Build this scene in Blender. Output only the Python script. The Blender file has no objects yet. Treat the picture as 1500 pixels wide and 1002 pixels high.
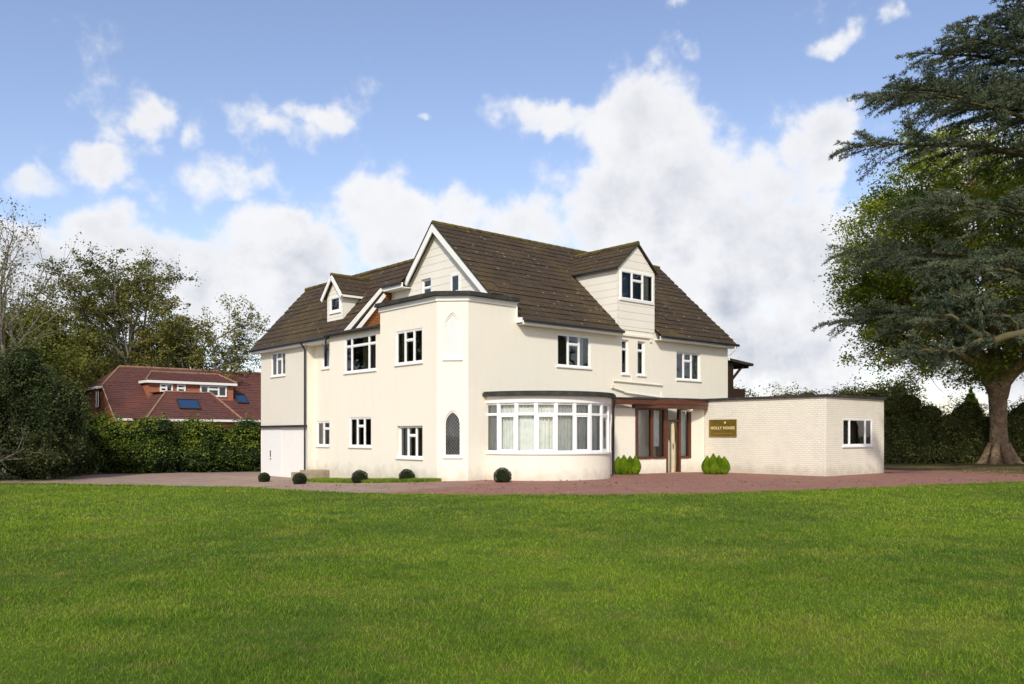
import bpy, math, random
import numpy as np
from math import sin, cos, pi, radians, sqrt, atan, atan2, exp

# ------------------------------------------------------------------ camera
SC = bpy.context.scene
EYE = 1.55
cam_d = bpy.data.cameras.new("camera"); cam = bpy.data.objects.new("camera", cam_d)
SC.collection.objects.link(cam); SC.camera = cam
cam_d.sensor_width = 36.0; cam_d.lens = 36.0 * 1250 / 1500
cam.location = (0, 0, EYE); cam.rotation_euler = (radians(90), 0, 0)
cam_d.shift_y = (638 - 501) / 1500.0
cam_d.clip_start = 0.1; cam_d.clip_end = 4000

# ------------------------------------------------------------------ light
SUN_EL = radians(36); SUN_AZ = radians(188)     # compass: the sun stands behind the camera, a little to the left
sd = bpy.data.lights.new("sun", 'SUN'); so = bpy.data.objects.new("sun", sd); SC.collection.objects.link(so)
sd.energy = 2.6; sd.angle = radians(4); sd.color = (1.0, 0.94, 0.82)
sdir = (sin(SUN_AZ) * cos(SUN_EL), cos(SUN_AZ) * cos(SUN_EL), sin(SUN_EL))
from mathutils import Vector, Matrix
so.rotation_euler = Vector(sdir).to_track_quat('Z', 'Y').to_euler()
SC.view_settings.view_transform = 'Standard'; SC.view_settings.look = 'None'
SC.view_settings.exposure = 0.42; SC.view_settings.gamma = 1.0
SC.render.film_transparent = False
try:
    SC.cycles.max_bounces = 6; SC.cycles.transparent_max_bounces = 12
except Exception: pass

def px_ang(px, py):
    az = atan((px - 750) / 1250.0)
    el = atan((638 - py) / 1250.0 * cos(az))
    return az, el

W = bpy.data.worlds.new("World"); SC.world = W; W.use_nodes = True
def build_world():
    nt = W.node_tree; N = nt.nodes; L = nt.links
    for n in list(N): N.remove(n)
    out = N.new('ShaderNodeOutputWorld'); bg = N.new('ShaderNodeBackground')
    STR = 0.12
    bg.inputs[1].default_value = STR
    L.new(bg.outputs[0], out.inputs[0])
    sky = N.new('ShaderNodeTexSky'); sky.sky_type = 'NISHITA'; sky.sun_disc = False
    sky.sun_elevation = SUN_EL; sky.sun_rotation = SUN_AZ
    sky.air_density = 1.0; sky.dust_density = 1.0; sky.ozone_density = 2.0
    def M(op, a=None, b=None, c=None):
        n = N.new('ShaderNodeMath'); n.operation = op
        for i, v in enumerate((a, b, c)):
            if v is None: continue
            if isinstance(v, (int, float)): n.inputs[i].default_value = v
            else: L.new(v, n.inputs[i])
        return n.outputs[0]
    tc = N.new('ShaderNodeTexCoord')
    nrm = N.new('ShaderNodeVectorMath'); nrm.operation = 'NORMALIZE'; L.new(tc.outputs['Generated'], nrm.inputs[0])
    sep = N.new('ShaderNodeSeparateXYZ'); L.new(nrm.outputs[0], sep.inputs[0])
    az = M('ARCTAN2', sep.outputs[0], sep.outputs[1]); el = M('ARCSINE', sep.outputs[2])
    comb = N.new('ShaderNodeCombineXYZ'); L.new(az, comb.inputs[0]); L.new(el, comb.inputs[1])
    # warp the angles a little so that outlines billow
    def noise(vec, scale, detail, rough, dist=0.0, off=(0, 0, 0)):
        mp = N.new('ShaderNodeMapping'); L.new(vec, mp.inputs[0]); mp.inputs['Location'].default_value = off
        n = N.new('ShaderNodeTexNoise'); L.new(mp.outputs[0], n.inputs['Vector'])
        n.inputs['Scale'].default_value = scale; n.inputs['Detail'].default_value = detail
        n.inputs['Roughness'].default_value = rough; n.inputs['Distortion'].default_value = dist
        return n
    wn = noise(comb.outputs[0], 12.0, 4, 0.55, 0.0, (3, 1, 0))
    sub = N.new('ShaderNodeVectorMath'); sub.operation = 'SUBTRACT'; L.new(wn.outputs['Color'], sub.inputs[0]); sub.inputs[1].default_value = (.5, .5, .5)
    scl = N.new('ShaderNodeVectorMath'); scl.operation = 'SCALE'; L.new(sub.outputs[0], scl.inputs[0]); scl.inputs['Scale'].default_value = 0.10
    add = N.new('ShaderNodeVectorMath'); add.operation = 'ADD'; L.new(comb.outputs[0], add.inputs[0]); L.new(scl.outputs[0], add.inputs[1])
    flat = N.new('ShaderNodeVectorMath'); flat.operation = 'MULTIPLY'; L.new(add.outputs[0], flat.inputs[0]); flat.inputs[1].default_value = (1, 1, 0)
    wv = flat.outputs[0]
    def blob(px, py, rx, ry, amp):
        a, e = px_ang(px, py); ra = rx / 1250.0 * cos(a) ** 1.5; re = ry / 1250.0
        s = N.new('ShaderNodeVectorMath'); s.operation = 'SUBTRACT'; L.new(wv, s.inputs[0]); s.inputs[1].default_value = (a, e, 0)
        m = N.new('ShaderNodeVectorMath'); m.operation = 'MULTIPLY'; L.new(s.outputs[0], m.inputs[0]); m.inputs[1].default_value = (1 / ra, 1 / re, 0)
        l = N.new('ShaderNodeVectorMath'); l.operation = 'LENGTH'; L.new(m.outputs[0], l.inputs[0])
        mr = N.new('ShaderNodeMapRange'); mr.interpolation_type = 'SMOOTHSTEP'; L.new(l.outputs['Value'], mr.inputs[0])
        mr.inputs[1].default_value = 1.25; mr.inputs[2].default_value = 0.0; mr.inputs[3].default_value = 0; mr.inputs[4].default_value = amp
        return mr.outputs[0]
    big = [(1010, 320, 260, 190, 1.3), (960, 190, 180, 110, 1.2), (1190, 225, 90, 75, 1.0), (830, 160, 140, 46, .95), (900, 290, 150, 130, 1.2), (1150, 400, 240, 170, 1.2),
           (760, 330, 150, 75, 1.0), (560, 330, 130, 90, 1.2), (430, 370, 170, 85, 1.15), (220, 400, 240, 100, 1.3), (40, 390, 180, 90, 1.1), (680, 330, 120, 70, 1.0),
           (500, 470, 450, 90, 1.1), (1000, 520, 500, 120, 1.1), (50, 480, 260, 90, .9), (1380, 330, 200, 150, 1.2), (1450, 520, 250, 120, 1.0)]
    thin = [(212, 190, 62, 46, .82), (150, 238, 120, 42, .80), (45, 265, 110, 36, .80), (370, 165, 85, 44, .68), (462, 165, 85, 34, .70), (340, 265, 125, 50, .72),
            (420, 190, 95, 40, .7), (285, 210, 40, 46, .65), (222, 275, 44, 50, .6), (612, 158, 20, 14, .5), (1215, 62, 65, 24, .55), (1310, 32, 42, 22, .55), (1022, 58, 30, 22, .42), (1020, 5, 45, 16, .45),
            (100, 20, 110, 40, .2)]
    cur = None
    for b in big + thin:
        v = blob(*b)
        cur = v if cur is None else M('MAXIMUM', cur, v)
    # clouds round the rest of the sky, outside the framed part
    gen = noise(nrm.outputs[0], 2.2, 4, .5, 0, (5, 2, 1)).outputs['Fac']
    genm = N.new('ShaderNodeMapRange'); L.new(gen, genm.inputs[0]); genm.inputs[1].default_value = .47; genm.inputs[2].default_value = .62; genm.inputs[4].default_value = 1.0
    back = N.new('ShaderNodeMapRange'); L.new(M('ABSOLUTE', az), back.inputs[0]); back.inputs[1].default_value = .75; back.inputs[2].default_value = 1.0
    high = N.new('ShaderNodeMapRange'); L.new(el, high.inputs[0]); high.inputs[1].default_value = .62; high.inputs[2].default_value = .8
    outside = M('MAXIMUM', back.outputs[0], high.outputs[0])
    cur = M('MAXIMUM', cur, M('MULTIPLY', genm.outputs[0], outside))
    fb = noise(comb.outputs[0], 9.5, 12, .58, .0).outputs['Fac']
    dens = M('ADD', cur, M('MULTIPLY', M('SUBTRACT', fb, .5), 2.5))
    mr = N.new('ShaderNodeMapRange'); mr.interpolation_type = 'SMOOTHERSTEP'; L.new(dens, mr.inputs[0])
    mr.inputs[1].default_value = .22; mr.inputs[2].default_value = .86
    mask = M('MULTIPLY', mr.outputs[0], .97)
    # shading of the cloud body: soft greys low down and in the folds
    up = noise(comb.outputs[0], 8.0, 9, .58, .0, (0, -.05, 4)).outputs['Fac']
    shade = N.new('ShaderNodeMapRange'); L.new(up, shade.inputs[0]); shade.inputs[1].default_value = .40; shade.inputs[2].default_value = .58
    edge = N.new('ShaderNodeMapRange'); L.new(dens, edge.inputs[0]); edge.inputs[1].default_value = .55; edge.inputs[2].default_value = 1.5
    lowg = N.new('ShaderNodeMapRange'); L.new(el, lowg.inputs[0]); lowg.inputs[1].default_value = .34; lowg.inputs[2].default_value = .06
    gr = M('MULTIPLY', M('MULTIPLY', M('SUBTRACT', 1.2, shade.outputs[0]), edge.outputs[0]), M('ADD', .45, M('MULTIPLY', lowg.outputs[0], .75)))
    gr = M('MINIMUM', gr, 1.0)
    cm = N.new('ShaderNodeMix'); cm.data_type = 'RGBA'; L.new(gr, cm.inputs[0])
    k = 1 / STR
    cm.inputs[6].default_value = (.72 * k, .72 * k, .73 * k, 1); cm.inputs[7].default_value = (.34 * k, .37 * k, .45 * k, 1)
    # a little of the sky's own colour kept in thin cloud; NISHITA blue is deepened to the photo's periwinkle
    tint = N.new('ShaderNodeMix'); tint.data_type = 'RGBA'; tint.blend_type = 'MULTIPLY'; tint.inputs[0].default_value = 1
    L.new(sky.outputs[0], tint.inputs[6]); tint.inputs[7].default_value = (1.33, 1.17, 1.17, 1)
    fin = N.new('ShaderNodeMix'); fin.data_type = 'RGBA'; L.new(mask, fin.inputs[0]); L.new(tint.outputs[2], fin.inputs[6]); L.new(cm.outputs[2], fin.inputs[7])
    L.new(fin.outputs[2], bg.inputs[0])
build_world()
W.cycles.sampling_method = 'MANUAL'; W.cycles.sample_map_resolution = 512

# ------------------------------------------------------------------ materials
MT = {}
def mat(name, col, rough=.8, spec=.3, noise=None, bump=None, metal=0.0, brick=None, extra=None, transl=0.0):
    """noise = list of (scale, detail, colour, lo, hi, factor) blended over the base, in object-space metres"""
    m = bpy.data.materials.new(name); m.use_nodes = True; nt = m.node_tree; N = nt.nodes; L = nt.links
    b = N['Principled BSDF']; b.inputs['Roughness'].default_value = rough; b.inputs['Metallic'].default_value = metal
    b.inputs['Specular IOR Level'].default_value = spec
    b.inputs['Base Color'].default_value = (*col, 1)
    geo = N.new('ShaderNodeNewGeometry'); cur = None
    def mix(fac, a, c, mode='MIX'):
        x = N.new('ShaderNodeMix'); x.data_type = 'RGBA'; x.blend_type = mode
        for i, v in ((0, fac), (6, a), (7, c)):
            if isinstance(v, tuple): x.inputs[i].default_value = (*v, 1) if len(v) == 3 else v
            elif isinstance(v, (int, float)): x.inputs[i].default_value = v
            else: L.new(v, x.inputs[i])
        return x.outputs[2]
    hb = None
    cur = col
    if brick:
        uv = N.new('ShaderNodeUVMap')
        t = N.new('ShaderNodeTexBrick'); L.new(uv.outputs[0], t.inputs[0])
        t.inputs['Scale'].default_value = 1; t.inputs['Brick Width'].default_value = brick['w']; t.inputs['Row Height'].default_value = brick['h']
        t.inputs['Mortar Size'].default_value = brick['m']; t.inputs['Color1'].default_value = (*col, 1); t.inputs['Color2'].default_value = (*brick['c2'], 1)
        t.inputs['Mortar'].default_value = (*brick['cm'], 1); t.inputs['Bias'].default_value = brick.get('bias', 0); t.offset = brick.get('off', .5)
        t.inputs['Mortar Smooth'].default_value = .2
        cur = t.outputs[0]; hb = t.outputs[1]
    for (sc, det, c, lo, hi, fac) in (noise or []):
        n = N.new('ShaderNodeTexNoise'); L.new(geo.outputs['Position'], n.inputs['Vector']); n.inputs['Scale'].default_value = sc; n.inputs['Detail'].default_value = det
        mr = N.new('ShaderNodeMapRange'); L.new(n.outputs['Fac'], mr.inputs[0]); mr.inputs[1].default_value = lo; mr.inputs[2].default_value = hi; mr.inputs[4].default_value = fac
        cur = mix(mr.outputs[0], cur, c)
    if extra: cur = extra(N, L, geo, cur, mix)
    if not isinstance(cur, tuple): L.new(cur, b.inputs['Base Color'])
    if bump or hb:
        h = None
        if bump:
            n = N.new('ShaderNodeTexNoise'); L.new(geo.outputs['Position'], n.inputs['Vector']); n.inputs['Scale'].default_value = bump[0]; n.inputs['Detail'].default_value = 4
            h = n.outputs['Fac']
        bp = N.new('ShaderNodeBump'); bp.inputs['Strength'].default_value = (bump[1] if bump else .4); bp.inputs['Distance'].default_value = (bump[2] if bump else .01)
        if hb is not None:
            mm = N.new('ShaderNodeMath'); mm.operation = 'MULTIPLY_ADD'; L.new(hb, mm.inputs[0]); mm.inputs[1].default_value = -brick.get('bh', 1.0)
            if h is not None: L.new(h, mm.inputs[2])
            h = mm.outputs[0]
        L.new(h, bp.inputs['Height']); L.new(bp.outputs[0], b.inputs['Normal'])
    if transl > 0:
        tr = N.new('ShaderNodeBsdfTranslucent'); ms = N.new('ShaderNodeMixShader'); ms.inputs[0].default_value = transl
        if not isinstance(cur, tuple): L.new(cur, tr.inputs[0])
        else: tr.inputs[0].default_value = (*cur, 1)
        L.new(b.outputs[0], ms.inputs[1]); L.new(tr.outputs[0], ms.inputs[2]); L.new(ms.outputs[0], N['Material Output'].inputs[0])
    MT[name] = m
    return m

def tile_extra(flecks, moss):
    def f(N, L, geo, cur, mix):
        # pale lichen flecks, and moss in patches
        v = N.new('ShaderNodeTexVoronoi'); L.new(geo.outputs['Position'], v.inputs['Vector']); v.inputs['Scale'].default_value = 2.6; v.inputs['Randomness'].default_value = 1
        mr = N.new('ShaderNodeMapRange'); L.new(v.outputs['Distance'], mr.inputs[0]); mr.inputs[1].default_value = .16; mr.inputs[2].default_value = .10; mr.inputs[4].default_value = flecks
        cur = mix(mr.outputs[0], cur, (.42, .40, .34))
        return cur
    return f
def weather(amt):
    def f(N, L, geo, cur, mix):
        # rain streaks: noise drawn out vertically, and a splashed, dirtier plinth
        for sc, lo, hi, k, c in (((5, 5, .35), .52, .72, .06 * amt, (.50, .46, .37)), ((14, 14, .8), .56, .75, .03 * amt, (.55, .50, .40))):
            mp = N.new('ShaderNodeMapping'); L.new(geo.outputs['Position'], mp.inputs[0]); mp.inputs['Scale'].default_value = sc
            n = N.new('ShaderNodeTexNoise'); L.new(mp.outputs[0], n.inputs['Vector']); n.inputs['Scale'].default_value = .8; n.inputs['Detail'].default_value = 5
            r = N.new('ShaderNodeMapRange'); L.new(n.outputs['Fac'], r.inputs[0]); r.inputs[1].default_value = lo; r.inputs[2].default_value = hi; r.inputs[4].default_value = k; cur = mix(r.outputs[0], cur, c)
        sp = N.new('ShaderNodeSeparateXYZ'); L.new(geo.outputs['Position'], sp.inputs[0]); n = N.new('ShaderNodeTexNoise'); L.new(geo.outputs['Position'], n.inputs['Vector']); n.inputs['Scale'].default_value = 3; n.inputs['Detail'].default_value = 5
        a = N.new('ShaderNodeMath'); a.operation = 'MULTIPLY_ADD'; L.new(n.outputs['Fac'], a.inputs[0]); a.inputs[1].default_value = -.9; L.new(sp.outputs[2], a.inputs[2])
        r = N.new('ShaderNodeMapRange'); L.new(a.outputs[0], r.inputs[0]); r.inputs[1].default_value = .0; r.inputs[2].default_value = -.45; r.inputs[4].default_value = .45 * amt
        return mix(r.outputs[0], cur, (.42, .36, .26))
    return f
mat('stucco', (.81, .77, .65), .92, .15, noise=[(.35, 3, (.76, .73, .64), .45, .7, .6), (1.3, 5, (.82, .79, .69), .5, .75, .5), (7, 6, (.72, .68, .58), .52, .8, .35)], bump=(45, .35, .012), extra=weather(1.0))
mat('pebbledash', (.72, .69, .60), .95, .1, noise=[(28, 3, (.56, .53, .47), .5, .68, .6), (.6, 3, (.74, .70, .60), .4, .7, .5)], bump=(60, .6, .02))
mat('painted_brick', (.80, .77, .64), .85, .2, brick=dict(w=.23, h=.078, m=.011, c2=(.76, .72, .61), cm=(.70, .66, .56), bh=1.1), noise=[(.5, 4, (.84, .79, .66), .45, .7, .6), (2.5, 5, (.66, .63, .56), .50, .75, .5)], bump=(30, .9, .012), extra=weather(1.2))
mat('cladding', (.78, .75, .66), .75, .25, noise=[(.8, 3, (.70, .66, .57), .4, .7, .6)], bump=(20, .1, .01))
mat('white_paint', (.84, .83, .79), .5, .4, noise=[(2, 4, (.76, .75, .71), .45, .8, .5)])
mat('upvc', (.84, .85, .84), .3, .5)
mat('felt', (.035, .036, .035), .85, .2, noise=[(3, 4, (.07, .075, .06), .45, .7, .8)], bump=(15, .4, .02))
mat('gutter', (.02, .02, .022), .35, .5)
mat('tiles', (.068, .048, .031), .9, .15, brick=dict(w=.30, h=.33, m=.010, c2=(.060, .043, .029), cm=(.03, .022, .015), off=.0, bh=.6),
    noise=[(.35, 5, (.105, .075, .030), .48, .68, .6), (1.1, 6, (.045, .034, .026), .48, .70, .6), (9, 4, (.13, .105, .07), .54, .75, .6), (4, 4, (.04, .03, .02), .52, .7, .5)], bump=(25, .5, .02), extra=tile_extra(.35, 1))
mat('moss_ridge', (.13, .105, .03), .95, .1, noise=[(3, 4, (.07, .05, .03), .45, .6, .9)], bump=(20, .6, .03))
mat('red_tiles', (.140, .066, .050), .9, .15, brick=dict(w=.18, h=.12, m=.006, c2=(.105, .042, .042), cm=(.05, .02, .02), off=.5, bh=.6),
    noise=[(.3, 5, (.17, .065, .050), .45, .65, .6), (.5, 4, (.09, .05, .05), .5, .7, .6), (9, 3, (.24, .10, .07), .58, .75, .6)], bump=(20, .5, .02))
mat('hip_tiles', (.28, .17, .11), .9, .15, noise=[(4, 4, (.18, .09, .06), .45, .65, .8)])
mat('red_brick', (.40, .105, .045), .9, .15, brick=dict(w=.23, h=.075, m=.012, c2=(.30, .075, .035), cm=(.34, .22, .15), bh=.5), noise=[(1, 4, (.50, .15, .06), .5, .7, .5)], bump=(30, .4, .01))
mat('tile_hung', (.34, .13, .045), .9, .15, brick=dict(w=.18, h=.12, m=.01, c2=(.24, .09, .03), cm=(.08, .03, .02)), bump=(30, .4, .01))
mat('brown_wood', (.085, .024, .010), .35, .5, noise=[(6, 4, (.13, .045, .018), .45, .7, .7)])
mat('dark_wood', (.035, .016, .010), .5, .4)
mat('cream_door', (.66, .56, .36), .5, .4, noise=[(3, 3, (.5, .38, .2), .45, .7, .6)])
mat('curtain', (.85, .87, .83), .95, .1, noise=[(5, 3, (.66, .68, .66), .45, .7, .6)])
mat('sky_reflection', (.20, .30, .47), .95, .1, noise=[(1.5, 3, (.08, .13, .24), .4, .65, .8)])  # reflected sky painted as blue cloth hung behind the panes
mat('curtain_red', (.16, .02, .025), .95, .1)
mat('curtain_olive', (.30, .28, .13), .95, .1)
mat('room', (.30, .26, .21), .9, .1)
mat('brass', (.24, .17, .028), .42, .5, metal=.55, noise=[(3, 4, (.16, .11, .018), .4, .7, .7)])
mat('gilt', (.95, .80, .42), .3, .5, metal=.3)
mat('gilt_dull', (.45, .33, .10), .4, .5, metal=.5)
mat('stone', (.36, .30, .21), .9, .2, noise=[(3, 4, (.24, .19, .13), .45, .7, .7)], bump=(20, .4, .02))
mat('lamp_white', (.85, .85, .82), .3, .5)
mat('dark_metal', (.03, .03, .035), .4, .5)
mat('bark', (.27, .185, .115), .95, .1, noise=[(3, 6, (.42, .33, .22), .48, .65, .8), (9, 5, (.09, .06, .04), .5, .7, .7)], bump=(7, 1.0, .12))
mat('bark_grey', (.20, .185, .15), .95, .1, noise=[(5, 5, (.09, .08, .06), .45, .7, .7)], bump=(14, .8, .04))
mat('bark_moss', (.105, .092, .045), .95, .1, noise=[(5, 5, (.08, .07, .04), .45, .7, .7)], bump=(14, .8, .04))

def glassy(name, ior=1.9, refl=1.0):
    m = bpy.data.materials.new(name); m.use_nodes = True; N = m.node_tree.nodes; L = m.node_tree.links
    for n in list(N): N.remove(n)
    o = N.new('ShaderNodeOutputMaterial'); t = N.new('ShaderNodeBsdfTransparent'); g = N.new('ShaderNodeBsdfGlossy'); mx = N.new('ShaderNodeMixShader')
    t.inputs[0].default_value = (.82, .85, .84, 1); g.inputs['Roughness'].default_value = .01; g.inputs[0].default_value = (refl, refl, refl, 1)
    fr = N.new('ShaderNodeFresnel'); fr.inputs[0].default_value = ior
    geo = N.new('ShaderNodeNewGeometry'); nz = N.new('ShaderNodeTexNoise'); L.new(geo.outputs['Position'], nz.inputs['Vector']); nz.inputs['Scale'].default_value = .9
    bp = N.new('ShaderNodeBump'); bp.inputs['Strength'].default_value = .05; bp.inputs['Distance'].default_value = .1; L.new(nz.outputs['Fac'], bp.inputs['Height']); L.new(bp.outputs[0], g.inputs['Normal'])
    L.new(fr.outputs[0], mx.inputs[0]); L.new(t.outputs[0], mx.inputs[1]); L.new(g.outputs[0], mx.inputs[2]); L.new(mx.outputs[0], o.inputs[0])
    MT[name] = m
glassy('glass'); glassy('clear_glass', 1.45)

def leaf_mat(name, cols, rough=.55, transl=.25, patch=.35):
    """cols: dark, mid, light leaf colours; each leaf its own tone, clumps drift together"""
    m = bpy.data.materials.new(name); m.use_nodes = True; N = m.node_tree.nodes; L = m.node_tree.links
    b = N['Principled BSDF']; b.inputs['Roughness'].default_value = rough; b.inputs['Specular IOR Level'].default_value = .25
    geo = N.new('ShaderNodeNewGeometry'); nz = N.new('ShaderNodeTexNoise'); L.new(geo.outputs['Position'], nz.inputs['Vector']); nz.inputs['Scale'].default_value = patch; nz.inputs['Detail'].default_value = 3
    at = N.new('ShaderNodeAttribute'); at.attribute_name = 'tone'
    a = N.new('ShaderNodeMath'); a.operation = 'MULTIPLY_ADD'; L.new(at.outputs['Fac'], a.inputs[0]); a.inputs[1].default_value = .55
    s = N.new('ShaderNodeMath'); s.operation = 'MULTIPLY_ADD'; L.new(nz.outputs['Fac'], s.inputs[0]); s.inputs[1].default_value = 1.6; s.inputs[2].default_value = -.58
    L.new(s.outputs[0], a.inputs[2])
    cr = N.new('ShaderNodeValToRGB'); L.new(a.outputs[0], cr.inputs[0]); e = cr.color_ramp.elements
    e[0].position = .12; e[0].color = (*cols[0], 1); e[1].position = .88; e[1].color = (*cols[2], 1)
    k = e.new(.5); k.color = (*cols[1], 1)
    L.new(cr.outputs[0], b.inputs['Base Color'])
    tr = N.new('ShaderNodeBsdfTranslucent'); ms = N.new('ShaderNodeMixShader'); ms.inputs[0].default_value = transl
    L.new(cr.outputs[0], tr.inputs[0]); L.new(b.outputs[0], ms.inputs[1]); L.new(tr.outputs[0], ms.inputs[2]); L.new(ms.outputs[0], N['Material Output'].inputs[0])
    MT[name] = m
leaf_mat('leaf_oak', [(.060, .072, .018), (.140, .150, .030), (.23, .20, .05)])
leaf_mat('leaf_green', [(.045, .065, .010), (.130, .145, .018), (.22, .205, .035)])
leaf_mat('leaf_yellow', [(.045, .085, .012), (.18, .24, .020), (.34, .36, .04)])
leaf_mat('leaf_dark', [(.014, .026, .008), (.042, .062, .016), (.10, .115, .032)])
leaf_mat('leaf_mixed', [(.012, .022, .006), (.045, .060, .014), (.13, .12, .04)], patch=.5)
leaf_mat('leaf_hedge', [(.014, .034, .006), (.060, .105, .014), (.19, .24, .02)], patch=.9)
leaf_mat('leaf_brownhedge', [(.075, .095, .026), (.17, .185, .048), (.26, .25, .075)], patch=.6)
leaf_mat('needle_blue', [(.034, .050, .026), (.080, .105, .058), (.165, .19, .105)], rough=.6, transl=.12, patch=.5)
leaf_mat('needle_box', [(.012, .018, .005), (.025, .035, .010), (.05, .06, .02)], patch=3)
leaf_mat('needle_lime', [(.09, .17, .006), (.20, .32, .012), (.32, .44, .03)], patch=3, transl=.3)
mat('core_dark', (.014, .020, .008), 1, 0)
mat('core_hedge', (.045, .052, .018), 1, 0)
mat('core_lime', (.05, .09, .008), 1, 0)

# ------------------------------------------------------------------ object helpers
COL = SC.collection
def tag(o, label=None, cat=None, group=None, kind=None):
    if label: o['label'] = label
    if cat: o['category'] = cat
    if group: o['group'] = group
    if kind: o['kind'] = kind
    return o
def empty(name, loc=(0, 0, 0), rz=0.0):
    o = bpy.data.objects.new(name, None); COL.objects.link(o); o.location = loc; o.rotation_euler = (0, 0, rz); o.empty_display_size = .2
    return o
class MB:
    def __init__(s): s.v = []; s.f = []; s.m = []; s.uv = []; s.sm = []
    def face(s, pts, mi=0, uv=None, smooth=False):
        b = len(s.v); s.v.extend([tuple(p) for p in pts]); s.f.append(tuple(range(b, b + len(pts)))); s.m.append(mi)
        s.uv.append(uv if uv else [(p[0] + p[1], p[2]) for p in pts]); s.sm.append(smooth)
    def hexa(s, p, mi=0):
        """p: 8 points, bottom four then top four, both counter-clockwise from above"""
        for q in ((3, 2, 1, 0), (4, 5, 6, 7), (0, 1, 5, 4), (1, 2, 6, 5), (2, 3, 7, 6), (3, 0, 4, 7)): s.face([p[i] for i in q], mi)
    def box(s, x0, x1, y0, y1, z0, z1, mi=0):
        s.hexa([(x0, y0, z0), (x1, y0, z0), (x1, y1, z0), (x0, y1, z0), (x0, y0, z1), (x1, y0, z1), (x1, y1, z1), (x0, y1, z1)], mi)
    def bar(s, a, b, w, h, mi=0, up=(0, 0, 1)):
        a = Vector(a); b = Vector(b); d = (b - a).normalized(); u = Vector(up); r = d.cross(u).normalized() * w / 2; t = r.cross(d).normalized() * h / 2
        s.hexa([a - r - t, a + r - t, b + r - t, b - r - t, a - r + t, a + r + t, b + r + t, b - r + t], mi)
    def tube(s, pts, rad, n=8, mi=0, cap=True):
        pts = [Vector(p) for p in pts]; rings = []
        for i, p in enumerate(pts):
            d = (pts[min(i + 1, len(pts) - 1)] - pts[max(i - 1, 0)]).normalized()
            u = d.orthogonal().normalized() if i == 0 else (u - d * u.dot(d)).normalized()
            w = d.cross(u); r = rad[i] if isinstance(rad, (list, tuple)) else rad
            rings.append([p + (u * cos(2 * pi * k / n) + w * sin(2 * pi * k / n)) * r for k in range(n)])
        for i in range(len(rings) - 1):
            for k in range(n): s.face([rings[i][k], rings[i][(k + 1) % n], rings[i + 1][(k + 1) % n], rings[i + 1][k]], mi, smooth=True)
        if cap: s.face(rings[0][::-1], mi); s.face(rings[-1], mi)
    def prism(s, poly, z0, z1, mi=0, side=None):
        """poly counter-clockwise (x, y)"""
        n = len(poly)
        s.face([(x, y, z1) for x, y in poly], mi); s.face([(x, y, z0) for x, y in poly[::-1]], mi)
        for i in range(n):
            a = poly[i]; b = poly[(i + 1) % n]
            s.face([(a[0], a[1], z0), (b[0], b[1], z0), (b[0], b[1], z1), (a[0], a[1], z1)], mi if side is None else side)
    def build(s, name, mats, parent=None):
        me = bpy.data.meshes.new(name); me.from_pydata(s.v, [], s.f)
        for m in (mats if isinstance(mats, (list, tuple)) else [mats]): me.materials.append(MT[m])
        me.polygons.foreach_set('material_index', s.m); me.polygons.foreach_set('use_smooth', s.sm)
        uvl = me.uv_layers.new(name='UVMap'); flat = [c for f in s.uv for p in f for c in p]; uvl.data.foreach_set('uv', flat)
        me.update(); o = bpy.data.objects.new(name, me); COL.objects.link(o)
        if parent: o.parent = parent
        return o
class Face:
    """vertical plane from p0 to p1, outward to the right of travel; pt(s, z, d): d metres outward"""
    def __init__(s, p0, p1):
        s.p = p0; dx, dy = p1[0] - p0[0], p1[1] - p0[1]; s.L = sqrt(dx * dx + dy * dy); s.d = (dx / s.L, dy / s.L); s.n = (s.d[1], -s.d[0])
    def pt(s, a, z, d=0.0): return (s.p[0] + s.d[0] * a + s.n[0] * d, s.p[1] + s.d[1] * a + s.n[1] * d, z)
    def box(s, mb, a0, a1, z0, z1, d0, d1, mi=0):
        mb.hexa([s.pt(a0, z0, d1), s.pt(a1, z0, d1), s.pt(a1, z0, d0), s.pt(a0, z0, d0), s.pt(a0, z1, d1), s.pt(a1, z1, d1), s.pt(a1, z1, d0), s.pt(a0, z1, d0)], mi)
def clip(poly, ax, val, gt):
    out = []
    for i in range(len(poly)):
        a = poly[i]; b = poly[(i + 1) % len(poly)]; ia = (a[ax] >= val) if gt else (a[ax] <= val); ib = (b[ax] >= val) if gt else (b[ax] <= val)
        if ia: out.append(a)
        if ia != ib:
            t = (val - a[ax]) / (b[ax] - a[ax]); out.append((a[0] + (b[0] - a[0]) * t, a[1] + (b[1] - a[1]) * t))
    r = []
    for p in out:
        if not r or abs(p[0] - r[-1][0]) + abs(p[1] - r[-1][1]) > 1e-6: r.append(p)
    if len(r) > 1 and abs(r[0][0] - r[-1][0]) + abs(r[0][1] - r[-1][1]) < 1e-6: r.pop()
    return r if len(r) > 2 else []
def minus(poly, rects):
    polys = [poly]
    for (a0, a1, b0, b1) in rects:
        nx = []
        for p in polys:
            for q in (clip(p, 0, a0, False), clip(p, 0, a1, True)):
                if q: nx.append(q)
            m = clip(p, 0, a0, True); m = clip(m, 0, a1, False) if m else []
            if m:
                for q in (clip(m, 1, b0, False), clip(m, 1, b1, True)):
                    if q: nx.append(q)
        polys = nx
    return polys
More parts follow.
